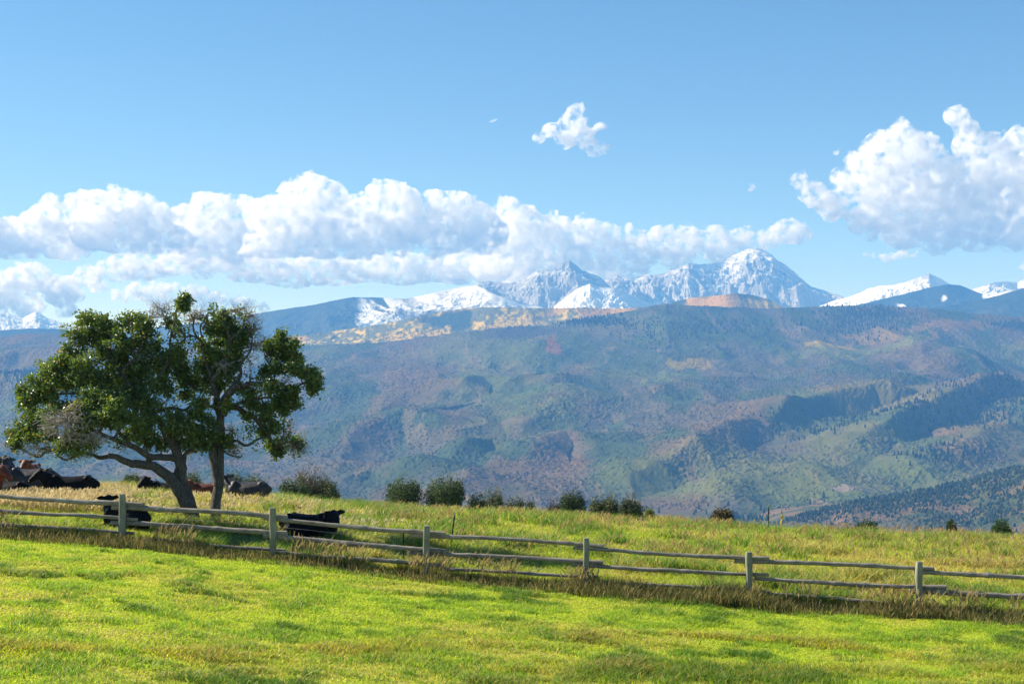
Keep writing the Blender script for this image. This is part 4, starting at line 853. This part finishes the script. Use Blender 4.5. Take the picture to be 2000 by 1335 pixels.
LIMB_L = [
 ([(1165, 1470), (1150, 1400), (1130, 1310), (1100, 1200), (1075, 1100), (1052, 1010), (1030, 930), (990, 860), (940, 790), (900, 750), (850, 690)], 44, 16, .3),
 ([(850, 690), (800, 620), (740, 540), (700, 470), (660, 390), (640, 300), (600, 220)], 17, 5, 1.0),
 ([(1128, 1330), (1075, 1240), (1035, 1175), (975, 1110), (905, 1055), (830, 1045), (760, 1045), (700, 1015), (640, 1003)], 38, 15, -1.1),
 ([(640, 1003), (590, 1010), (540, 990), (450, 985), (390, 1025), (345, 1010)], 14, 5, -.6),
 ([(540, 990), (400, 960), (300, 970), (240, 1000), (180, 985), (110, 965), (60, 945)], 11, 4, -.8),
 ([(1040, 1015), (975, 1003), (900, 998), (840, 980), (780, 940), (720, 915), (640, 890), (540, 850), (430, 800), (320, 740)], 22, 6, -1.8),
 ([(905, 1058), (885, 1030), (872, 1000)], 17, 14, .1),
 ([(780, 940), (700, 860), (610, 760), (520, 640), (430, 520), (360, 450)], 13, 5, .8),
 ([(910, 745), (950, 735), (1010, 722), (1090, 738), (1130, 700), (1160, 640)], 13, 6, .4),
 ([(860, 700), (900, 600), (960, 500), (1000, 400), (1010, 300), (1040, 230)], 13, 4, 1.0),
 ([(1010, 300), (1060, 265), (1085, 290), (1090, 330)], 7, 6, .2),
 ([(1010, 290), (1030, 190), (1035, 130), (1075, 105)], 6, 4, .1),
 ([(1040, 1095), (1085, 1040), (1095, 990), (1130, 970), (1170, 985)], 16, 8, .3),
 ([(1030, 1120), (1045, 1095), (1050, 1080)], 22, 17, .2),
 ([(720, 500), (800, 400), (840, 300), (820, 220)], 9, 4, .7),
 ([(560, 640), (430, 640), (300, 640), (190, 660)], 9, 3, .2),
 ([(610, 760), (480, 760), (330, 790), (200, 840)], 8, 3, -.8)]
BLOB_L = [(520, 195, 85, 60, .9, .9), (600, 200, 45, 45, .6, .8), (450, 300, 85, 70, .5, .9), (560, 300, 90, 80, 1.0, 1), (420, 390, 60, 50, .2, .9), (640, 260, 50, 50, .7, .7), (770, 200, 85, 65, .8, .9), (850, 210, 70, 60, .5, .8), (860, 320, 110, 90, 1.0, 1), (720, 330, 70, 70, .2, .9), (700, 410, 110, 90, .8, 1), (600, 400, 60, 50, 1.2, .6),
 (390, 450, 75, 60, -.2, .9), (320, 480, 85, 60, .2, .9), (480, 440, 80, 50, -.6, .8), (290, 560, 100, 80, -.3, 1), (250, 640, 100, 80, .3, 1), (160, 690, 65, 60, 0, .9), (130, 620, 35, 30, .2, .8), (400, 560, 80, 60, .6, .8), (500, 520, 90, 60, -.3, .7), (600, 560, 120, 80, .5, 1), (740, 540, 120, 100, .9, 1.1), (860, 480, 110, 100, .7, 1.1), (960, 440, 80, 70, .9, 1), (1050, 400, 70, 60, .6, .9), (1060, 490, 80, 60, .9, .9), (930, 580, 70, 60, .2, .7),
 (560, 660, 100, 70, -1.0, 1), (690, 660, 110, 80, -.6, 1.1), (820, 630, 100, 90, .3, 1.1), (880, 690, 70, 50, -.2, .9), (350, 700, 80, 60, -.2, .5), (200, 790, 80, 70, -.4, .9), (150, 850, 60, 50, -.3, .9), (70, 870, 45, 32, -.2, .8), (100, 920, 60, 35, -.5, .6), (200, 890, 70, 40, -.7, .6), (450, 880, 95, 50, -1.4, .9), (380, 940, 75, 40, -1.3, .9), (500, 940, 85, 40, -1.1, .7), (540, 790, 100, 60, -1.6, .8), (650, 780, 100, 70, -1.3, .9), (760, 770, 90, 60, -.9, 1), (860, 800, 80, 60, -.5, .9), (780, 860, 90, 50, .5, .8), (880, 900, 75, 50, .3, .8), (950, 930, 55, 30, .2, .6), (680, 700, 70, 50, -1.5, .9), (450, 720, 70, 45, -1.5, .5), (1000, 610, 55, 40, .4, .6),
 (1030, 790, 75, 55, -.3, .9), (1090, 840, 80, 55, -.2, .9), (1020, 870, 60, 40, .3, .7), (1100, 920, 70, 40, .2, .8), (1010, 210, 55, 42, .7, .4), (1090, 85, 42, 36, .4, 1.0), (1080, 110, 26, 30, .4, 1), (300, 880, 60, 50, -.9, .5), (280, 760, 60, 50, -1.2, .35)]
BARE_L = [(960, 130, 80, 50, .6, 22), (920, 170, 60, 45, .7, 14), (400, 780, 120, 80, -2.0, 46), (330, 830, 90, 60, -1.9, 30), (520, 900, 130, 50, -1.9, 30), (250, 960, 130, 40, -.8, 22), (440, 1000, 80, 35, -.9, 14), (720, 960, 60, 25, -.8, 8), (60, 930, 50, 45, -.4, 10), (460, 380, 60, 50, .6, 12), (500, 500, 80, 50, .3, 14), (960, 690, 50, 30, .2, 10)]
LIMB_R = [
 ([(1272, 1450), (1275, 1380), (1278, 1300), (1294, 1200), (1300, 1140), (1280, 1070), (1268, 1000), (1262, 950), (1285, 890), (1308, 820), (1300, 750), (1288, 700), (1292, 655)], 33, 22, .2),
 ([(1292, 1190), (1312, 1110), (1308, 1030), (1300, 960), (1300, 900), (1312, 820)], 21, 16, .25),
 ([(1300, 720), (1325, 670), (1360, 620), (1400, 582), (1435, 592), (1480, 577), (1540, 578), (1600, 590), (1660, 612), (1740, 590), (1800, 560)], 26, 5, -.5),
 ([(1400, 582), (1420, 520), (1410, 460), (1445, 420), (1480, 380), (1500, 320), (1480, 250)], 11, 3, .5),
 ([(1540, 575), (1570, 550), (1620, 540), (1600, 470), (1570, 430)], 9, 4, -.2),
 ([(1320, 760), (1350, 720), (1395, 705), (1440, 735), (1490, 768), (1520, 800), (1550, 830), (1590, 880), (1640, 925), (1720, 905), (1790, 955)], 20, 5, .8),
 ([(1300, 945), (1350, 930), (1400, 920), (1460, 940), (1520, 905), (1572, 882)], 10, 6, .2),
 ([(1390, 700), (1440, 682), (1520, 655), (1600, 655), (1680, 680)], 11, 4, -.6),
 ([(1290, 680), (1270, 600), (1240, 500), (1215, 400), (1185, 320)], 17, 8, .4),
 ([(1185, 320), (1160, 285), (1135, 235), (1150, 190), (1130, 150)], 8, 3.5, .1),
 ([(1200, 300), (1180, 240), (1215, 190), (1240, 160)], 6, 3, -.2),
 ([(1195, 320), (1140, 290), (1095, 300), (1065, 330)], 6, 4, .3),
 ([(1250, 560), (1330, 440), (1350, 330), (1330, 230), (1320, 150), (1370, 140), (1420, 130)], 12, 3, .7),
 ([(1350, 330), (1420, 260), (1440, 190), (1500, 170)], 6, 3, .3),
 ([(1275, 640), (1210, 610), (1140, 600), (1080, 570)], 11, 4, .6),
 ([(1300, 860), (1240, 830), (1160, 830)], 9, 4, .3),
 ([(1280, 720), (1230, 700), (1190, 660)], 9, 5, -.6),
 ([(1660, 905), (1680, 850), (1690, 770), (1700, 760)], 5, 3, .2),
 ([(1470, 590), (1475, 560), (1490, 535)], 7, 4, -.1), ([(1310, 950), (1350, 990), (1410, 1010), (1440, 990)], 6, 3, .2)]
BLOB_R = [(1320, 195, 75, 45, .6, .9), (1270, 245, 60, 55, .3, .9), (1360, 260, 80, 60, .8, .9), (1450, 280, 50, 60, .6, .8), (1300, 320, 90, 65, .9, 1), (1400, 330, 65, 45, .4, .9), (1220, 370, 60, 55, .6, .9), (1290, 410, 80, 60, .2, 1), (1390, 400, 50, 40, .7, .6), (1200, 460, 60, 60, .4, .9), (1270, 500, 90, 60, .8, 1), (1360, 500, 60, 60, .3, .7), (1380, 450, 45, 30, .5, .7), (1190, 560, 75, 50, .9, .9), (1290, 580, 70, 50, 1.0, .9), (1410, 600, 45, 25, .5, .7), (1110, 560, 60, 50, .7, .9), (1100, 640, 45, 30, .5, .6), (1190, 690, 60, 30, -.4, .6), (1150, 750, 50, 40, -.3, .7), (1230, 800, 50, 45, -.3, .7), (1160, 850, 60, 50, -.4, .8), (1200, 930, 50, 45, -.2, .9), (1250, 880, 35, 35, -.5, .5), (1340, 700, 40, 30, -.4, .5), (1340, 900, 45, 25, 0, .35), (1350, 930, 30, 25, 0, .4),
 (1660, 340, 55, 55, -.2, 1), (1665, 295, 22, 25, -.2, .9), (1730, 350, 50, 45, -.3, .9), (1700, 400, 75, 45, 0, 1), (1620, 370, 40, 40, .1, .8), (1590, 350, 35, 25, -.1, .6), (1760, 420, 35, 30, -.2, .8), (1580, 500, 50, 32, -.1, 1), (1650, 480, 60, 40, -.4, .9), (1740, 480, 70, 45, -.5, 1), (1820, 510, 60, 40, -.5, 1), (1860, 560, 42, 42, -.5, 1), (1850, 600, 30, 25, -.5, .8), (1600, 600, 70, 40, -.8, .7), (1720, 620, 50, 45, -.5, .9), (1740, 680, 40, 40, -.5, 1), (1690, 650, 50, 30, -.4, .7), (1500, 700, 60, 30, .1, .9), (1580, 720, 60, 30, -.2, .9), (1650, 690, 40, 35, -.4, .8), (1680, 730, 22, 22, -.4, .8), (1460, 760, 30, 18, .2, .5), (1570, 770, 40, 28, .6, .7), (1620, 830, 42, 42, .7, 1), (1560, 860, 25, 20, .6, .8), (1620, 940, 45, 38, .9, 1), (1640, 980, 30, 22, .9, .8), (1760, 920, 45, 35, 1.0, .6), (1480, 630, 40, 22, -.2, .4)]
BARE_R = [(1130, 200, 80, 60, .5, 26), (1200, 170, 60, 45, .5, 16), (1380, 140, 90, 35, .6, 20), (1470, 170, 70, 50, .6, 22), (1510, 250, 55, 70, .5, 22), (1520, 350, 60, 60, .4, 20), (1480, 440, 50, 45, .3, 12), (1560, 320, 40, 35, .1, 10), (1710, 830, 50, 70, .9, 14), (1760, 940, 70, 55, 1.0, 30), (1700, 950, 50, 40, .9, 16), (1390, 960, 60, 60, .2, 20), (1370, 850, 45, 50, .2, 12), (1600, 420, 40, 40, 0, 8), (1310, 460, 60, 40, -.2, 10), (1680, 570, 70, 45, -.4, 14), (1120, 980, 45, 20, 0, 6)]
nl = build_oak(solveY(383, 1030), (1160, 1400), LIMB_L, BLOB_L, BARE_L, 'larger oak with a forked leaning trunk and a wide crown sweeping low to the left', 1.0, 3)
nr_ = build_oak(solveY(420, 1028), (1272, 1400), LIMB_R, BLOB_R, BARE_R, 'slimmer oak with an upright twin stem and separate leafy arms reaching right', 1.0, 4)
print('leaves', nl, nr_)

# ------------------------------------------------------------------ bushes and junipers just over the rise
M_needle = foliage_mat('juniper_foliage', trans=.12, rough=.7, spec=.2, gain=1.0, tcol=(1.1, 1.1, .6))
def bush(name, u, vtop, wpx, Y, col, label, cat, lobes=7, n=4200, size=.07, group=None, shape=1.0, spiky=.25, sparse=False):
    vtop -= 11; wpx *= 1.15; x = wx(u, Y); zb = gz(x, Y); zt = wz(vtop, Y); H = max(zt - zb, .4); Wd = wpx * Y / F0 / 2
    r = np.random.default_rng(int(u * 7 + vtop)); B = np.array([x, Y, zb])
    root = empty(name, tuple(B), label, cat, group)
    spiky += .14; st = MB(); P = []
    LB = [(np.array([0, 0, H * .55]), np.array([Wd * .75, Wd * .7, H * .46]))]
    for k in range(lobes):
        a = 2 * math.pi * k / lobes + r.uniform(-.3, .3); q = r.uniform(.35, .62); zz = r.uniform(.25, .62) * H * (1.1 - q * .25)
        rr = Wd * r.uniform(.34, .5); LB.append((np.array([math.cos(a) * Wd * q, math.sin(a) * Wd * q, zz]), np.array([rr, rr, H * r.uniform(.26, .36) * shape])))
    for c, R in LB:
        m = int(n / len(LB) * (1.8 if c[0] == 0 else 1)); v = r.normal(size=(m, 3)); v /= np.linalg.norm(v, axis=1)[:, None]
        rad = r.random(m) ** (.28 if not sparse else .55); wob = 1 + spiky * (vn3(v * 3.1 + c * 3, 881) - .5) * 2 + spiky * .7 * (vn3(v * 8 + c, 882) - .5)
        p = c + v * R * (rad * wob)[:, None]; P.append(p[p[:, 2] > .03])
        st.tube(crooked(np.array([r.uniform(-.06, .06), r.uniform(-.06, .06), -.15]), c + R * np.array([0, 0, .4]), 8, .12, int(u) + m), np.linspace(.05, .012, 8) * min(1, H), 6)
        if sparse or spiky > .3:
            for q in range(14):
                vv = r.normal(size=3); vv /= np.linalg.norm(vv); vv[2] = abs(vv[2]); st.tube(crooked(c, c + vv * R * 1.12, 6, .12, q + int(u)), np.linspace(.012, .004, 6), 4, cap=False)
    P = np.vstack(P); m = len(P)
    st.build('stem', M_bark, root, smooth=True)
    C = np.asarray(col) * (r.uniform(.6, 1.35, (m, 1))) * (.8 + .5 * vn3(P * 3.5, 883))[:, None]
    leaves_mesh('foliage', P, r.uniform(size * .6, size * 1.2, m), C, root, M_needle); return root
JUN = (.10, .15, .06); OLV = (.15, .18, .08); GRY = (.2, .19, .12); DKG = (.065, .10, .045)
G = 'junipers and shrubs just over the rise'
bush('shrub', 258, 936, 44, 59, JUN, 'low dark shrub poking over the rise left of the forked oak trunk', 'shrub', n=2600, group=G)
bush('shrub', 378, 932, 42, 63, OLV, 'small green shrub between the two oak trunks', 'shrub', n=2200, group=G)
bush('shrub', 455, 932, 40, 61, OLV, 'leafy shrub right behind the head of the grey-black cow near the right oak', 'shrub', n=2600, spiky=.45, group=G)
bush('shrub', 492, 936, 48, 62, OLV, 'leafy shrub over the back of the grey-black cow near the right oak', 'shrub', n=2800, spiky=.45, group=G)
bush('shrub', 516, 948, 22, 60, OLV, 'small shrub right of the rump of the grey-black cow', 'shrub', n=1200, spiky=.45, group=G)
bush('shrub', 574, 942, 60, 62, JUN, 'dark green left half of the shrub pair right of the oaks', 'shrub', n=3400, group=G)
bush('shrub', 608, 921, 68, 63, GRY, 'tall grey-green half-bare shrub right of the oaks', 'shrub', n=4200, spiky=.4, sparse=True, group=G)
bush('shrub', 645, 944, 42, 62.5, OLV, 'small dark shrub leaning on the right side of the grey-green shrub', 'shrub', n=2200, group=G)
bush('juniper', 786, 939, 76, 63, JUN, 'dome-shaped dark juniper, left of the two largest ones', 'juniper', n=6500, lobes=9, spiky=.16, group=G)
bush('juniper', 871, 935, 90, 63, JUN, 'largest rounded dark juniper at the middle of the rise', 'juniper', n=8000, lobes=9, spiky=.18, group=G)
bush('juniper', 932, 970, 40, 64, DKG, 'small dark juniper directly right of the largest one', 'juniper', n=2400, group=G)
bush('juniper', 962, 963, 44, 65, OLV, 'loose upright juniper second to the right of the largest one', 'juniper', n=2600, spiky=.5, group=G)
bush('juniper', 1006, 982, 42, 64, DKG, 'low juniper in the gap left of the middle right group', 'juniper', n=2000, group=G)
bush('juniper', 1034, 987, 34, 64, DKG, 'lowest juniper tuft in the gap left of the middle right group', 'juniper', n=1500, group=G)
bush('shrub', 1080, 988, 28, 61, (.12, .09, .06), 'small brown twiggy shrub left of the dark bushy juniper', 'shrub', n=700, spiky=.5, sparse=True, group=G)
bush('juniper', 1118, 967, 62, 62, DKG, 'dark bushy juniper leading the group right of the middle', 'juniper', n=4800, spiky=.35, group=G)
bush('juniper', 1166, 978, 34, 63, OLV, 'pointed olive juniper second in the group right of the middle', 'juniper', n=2400, spiky=.5, group=G)
bush('juniper', 1192, 975, 44, 63, OLV, 'feathery olive juniper third in the group right of the middle', 'juniper', n=3000, spiky=.55, group=G)
bush('juniper', 1232, 977, 48, 62, (.075, .10, .045), 'upright brushy juniper at the right end of its group', 'juniper', n=3200, spiky=.5, group=G)
bush('shrub', 1268, 1002, 24, 58, (.16, .22, .05), 'bright yellow-green little shrub beside the last juniper', 'shrub', n=900, spiky=.5, group=G)
bush('shrub', 1410, 1002, 50, 57, (.10, .085, .04), 'brownish low shrub on the skyline left of the upright stake', 'shrub', n=2400, spiky=.35, group=G)
bush('shrub', 1690, 1027, 46, 57, (.09, .13, .04), 'flat green shrub on the skyline at right', 'shrub', n=1800, group=G)
bush('shrub', 1858, 1025, 20, 56, (.07, .11, .03), 'tiny round green shrub on the skyline at far right', 'shrub', n=1100, group=G)
bush('shrub', 1957, 1025, 40, 56, (.06, .11, .03), 'dark green two-lobed shrub nearest the right edge', 'shrub', n=2200, spiky=.4, group=G)
bush('shrub', 700, 985, 30, 60, (.13, .11, .05), 'brownish weed clump left of the dome-shaped juniper', 'shrub', n=900, spiky=.5, sparse=True, group=G)

# ------------------------------------------------------------------ dirt mounds / boulders under the oaks
M_rockm = plain_mat('brown_boulder', (.14, .105, .08), .95)
def boulder(u, v, w, h, Y, label):
    V, T = ico(4); x = wx(u, Y); zb = gz(x, Y); sc = np.array([w, w * .7, h]) * Y / F0
    n = fbm2(V[:, 0] * 2 + u, V[:, 1] * 2 + V[:, 2] * 3, 5, 891) - .5; V = V * (1 + n * .7)[:, None] * sc
    V[:, 2] = np.maximum(V[:, 2], -.15)
    o = link('boulder', mkmesh('boulder', V, None, T, M_rockm, smooth=False), loc=(x, Y, zb)); tag(o, label, 'boulder')
boulder(312, 1010, 17, 13, 38.5, 'low brown boulder in the grass left of the forked oak')
boulder(464, 1022, 24, 17, 39.0, 'broad brown boulder in the shade right of the oak trunks')
# ------------------------------------------------------------------ cattle
def coat_mat(name, c, sheen):
    m, nt, out = newmat(name); p = N(nt, 'ShaderNodeBsdfPrincipled'); p.inputs['Roughness'].default_value = .55; p.inputs['Specular IOR Level'].default_value = sheen
    tc = N(nt, 'ShaderNodeTexCoord'); no = N(nt, 'ShaderNodeTexNoise'); no.inputs['Scale'].default_value = 6; no.inputs['Detail'].default_value = 8
    nt.links.new(tc.outputs['Object'], no.inputs['Vector'])
    cr = N(nt, 'ShaderNodeValToRGB'); cr.color_ramp.elements[0].color = (*[x * .6 for x in c], 1); cr.color_ramp.elements[1].color = (*[min(1, x * 1.6) for x in c], 1); cr.color_ramp.elements[0].position = .35; cr.color_ramp.elements[1].position = .65
    nt.links.new(no.outputs[0], cr.inputs[0]); nt.links.new(cr.outputs[0], p.inputs['Base Color'])
    n2 = N(nt, 'ShaderNodeTexNoise'); n2.inputs['Scale'].default_value = 60; n2.inputs['Detail'].default_value = 4; nt.links.new(tc.outputs['Object'], n2.inputs['Vector'])
    b = N(nt, 'ShaderNodeBump'); b.inputs['Distance'].default_value = .01; b.inputs['Strength'].default_value = .7; nt.links.new(n2.outputs[0], b.inputs['Height']); nt.links.new(b.outputs[0], p.inputs['Normal'])
    nt.links.new(p.outputs[0], out.inputs['Surface']); return m
M_black = coat_mat('black_coat', (.007, .0065, .007), .09); M_gray = coat_mat('sheen_black_coat', (.022, .018, .017), .5); M_red = coat_mat('red_brown_coat', (.13, .036, .014), .3); M_eye = plain_mat('dark_eye', (.004, .004, .004), .1)  # M_gray is a black coat with grey sheen painted into its base colour
M_tag = plain_mat('red_ear_tag', (.55, .06, .04), .5); M_muz = plain_mat('muzzle_skin', (.03, .027, .028), .4)
def cow_mesh(yaw=0.0, pitch=0.0, mat=None, hz0=.80):
    """cow lying on its brisket, facing +x; head turned by yaw (left positive)"""
    V = []; T = []; n = 0; I, IT = ICO2
    cy_, sy_ = math.cos(yaw), math.sin(yaw)
    pv = np.array([.60, 0, .60])
    def el(c, r, rot=0.0, head=False):
        nonlocal n
        P = I * np.array(r); c0, s0 = math.cos(rot), math.sin(rot)
        P = np.stack([P[:, 0] * c0 + P[:, 2] * s0, P[:, 1], -P[:, 0] * s0 + P[:, 2] * c0], 1) + np.array(c)
        if head: P = turn(P)
        V.append(P); T.append(IT + n); n += len(I)
    def turn(P):
        Q = P - pv; f = np.clip((P[:, 0] - .5) / .35, 0, 1) if P.ndim > 1 else 1
        a = yaw * f; c_, s_ = np.cos(a), np.sin(a); return np.stack([Q[:, 0] * c_ - Q[:, 1] * s_, Q[:, 0] * s_ + Q[:, 1] * c_, Q[:, 2]], 1) + pv
    def cap(a, b, ra, rb, m=7, head=False):
        a = np.array(a); b = np.array(b)
        for t in np.linspace(0, 1, m): r = ra + (rb - ra) * t; el(a + (b - a) * t, (r, r, r), head=head)
    sx_ = [-.80, -.70, -.58, -.42, -.2, 0, .2, .38, .54, .66]; hy = [.13, .22, .30, .36, .41, .42, .38, .32, .26, .2]; top = [.58, .68, .73, .74, .72, .71, .72, .75, .74, .66]; bot = [.30, .14, .06, .03, 0, 0, 0, .01, .05, .14]
    for x_ in np.linspace(-.80, .66, 26):
        h_, t_, b_ = (float(np.interp(x_, sx_, a_)) for a_ in (hy, top, bot)); el((x_, 0, (t_ + b_) / 2), (.15, h_, (t_ - b_) / 2))
    for s_ in (-1, 1): el((-.56, s_ * .17, .66), (.10, .09, .09)); el((.40, s_ * .17, .64), (.14, .10, .14)); el((.46, s_ * .24, .42), (.18, .12, .24))
    cap((.48, 0, .52), (.82, 0, hz0 - .08), .25, .15, 9, True); cap((.60, 0, .40), (.84, 0, hz0 - .16), .18, .11, 7, True)
    # head
    hp = .62 + pitch; hx, hz = math.cos(hp), -math.sin(hp)
    po = np.array([.86, 0, hz0]); mz = po + np.array([hx, 0, hz]) * .38
    cap(po, po + np.array([hx, 0, hz]) * .16, .15, .14, 4, True); cap(po + np.array([hx, 0, hz]) * .14, mz, .125, .095, 6, True); el(tuple(mz), (.075, .082, .066), hp, True)
    el(tuple(po + np.array([.05, 0, -.10])), (.13, .085, .11), hp, True); el(tuple(po + np.array([-.03, 0, .055])), (.07, .09, .05), 0, True)
    for s in (-1, 1):
        for t in np.linspace(0, 1, 6):
            w = .075 * math.sin(math.pi * (.2 + .75 * t)) + .012
            el((.82 - .03 * t, s * (.10 + .24 * t), hz0 + .045 + .05 * t - .04 * t * t), (.032, .045, w), 0, True)
        cap((.42, s * .24, .22), (.78, s * .27, .12), .10, .06); cap((.78, s * .27, .10), (.52, s * .33, .05), .055, .042); el((.50, s * .33, .045), (.07, .05, .045))
        el((-.42, s * .26, .26), (.28, .14, .22), -.3); cap((-.25, s * .38, .16), (.02, s * .44, .10), .13, .07); cap((.02, s * .46, .07), (-.22, s * .50, .05), .06, .042); el((-.24, s * .5, .045), (.08, .05, .045))
    cap((-.76, .02, .50), (-.80, .10, .20), .03, .02, 9); cap((-.80, .10, .2), (-.70, .22, .06), .022, .035, 7)
    me = remeshed(np.vstack(V), np.vstack(T), .024, 9)
    me.polygons.foreach_set('use_smooth', np.ones(len(me.polygons), bool)); me.update(); me.materials.clear(); me.materials.append(mat)
    eyes = []
    for s in (-1, 1): eyes.append(turn(np.array([po + np.array([hx, 0, hz]) * .12 + np.array([.03, s * .125, .055])]))[0])
    return me, eyes, turn(np.array([mz + np.array([hx, 0, hz]) * .065]))[0], turn(np.array([[.84, -.27, hz0 - .03]]))[0]
def cow(u, Y, heading, label, mat=M_black, scale=1.0, yaw=0.0, pitch=0.0, sink=.03, tagged=False, hz0=.84):
    x = wx(u, Y); z = gz(x, Y) - sink; me, eyes, mzl, ear = cow_mesh(math.radians(yaw), pitch, mat, hz0); me.name = 'body'
    root = empty('cow', (x, Y, z), label, 'cow', 'cattle resting in the pasture'); root.rotation_euler = (0, 0, math.radians(heading)); root.scale = (scale,) * 3
    link('body', me, root)
    V, T = ICO2
    for e in eyes: link('eye', mkmesh('eye', V * .018, None, T, M_eye, smooth=True), root, tuple(e))
    link('muzzle', mkmesh('muzzle', V * np.array([.04, .052, .036]), None, T, M_muz, smooth=True), root, tuple(mzl))
    if tagged:
        m = MB(); m.add([(-.008, -.03, -.05), (.008, -.03, -.05), (.008, .03, -.05), (-.008, .03, -.05), (-.008, -.02, .03), (.008, -.02, .03), (.008, .02, .03), (-.008, .02, .03)], [(0, 3, 2, 1), (4, 5, 6, 7), (0, 1, 5, 4), (1, 2, 6, 5), (2, 3, 7, 6), (3, 0, 4, 7)])
        o = m.build('ear_tag', M_tag, root); o.location = tuple(tagged if isinstance(tagged, tuple) else ear)
    return root
cow(606, solveY(606, 1052), -15, 'black cow lying alone behind the rails right of the oaks with a red ear tag', scale=1.0, yaw=-50, tagged=True, hz0=.73)
cow(246, solveY(246, 1036), 152, 'black cow lying right behind the first fence post, looking away', scale=.92, yaw=-35, hz0=.90)
cow(136, 46.5, 188, 'large black cow lying in pale grass, rightmost of the herd at the left edge', scale=1.04, yaw=25, sink=-.05)
cow(58, 49.0, 184, 'black cow with grey sheen in its coat colour lying with its head turned away, behind the large black one', M_gray, scale=1.12, yaw=-55, sink=-.14, hz0=.92)
cow(14, 46.3, 172, 'black cow half hidden in grass between the red cow and the large black one', scale=.92, yaw=-30)
cow(-52, 45.5, 8, 'red-brown cow cut by the left edge of the picture', M_red, scale=1.12, yaw=-35, sink=-.1)
cow(-44, 51.0, 5, 'black cow of which only an ear and the head top show at the left edge', scale=1.2, yaw=60, sink=-.25)
cow(62, 53.5, -80, 'red-brown cow whose head shows behind the sheen-greyed black back', M_red, scale=1.0, yaw=-20, sink=-.30)
cow(326, 50.5, 184, 'black cow facing the camera from behind pale grass left of the forked oak', scale=.95, yaw=55, sink=.08)
cow(399, 52.0, 184, 'small red-brown calf curled up between the two oak trunks', M_red, scale=.7, yaw=20, sink=-.1)
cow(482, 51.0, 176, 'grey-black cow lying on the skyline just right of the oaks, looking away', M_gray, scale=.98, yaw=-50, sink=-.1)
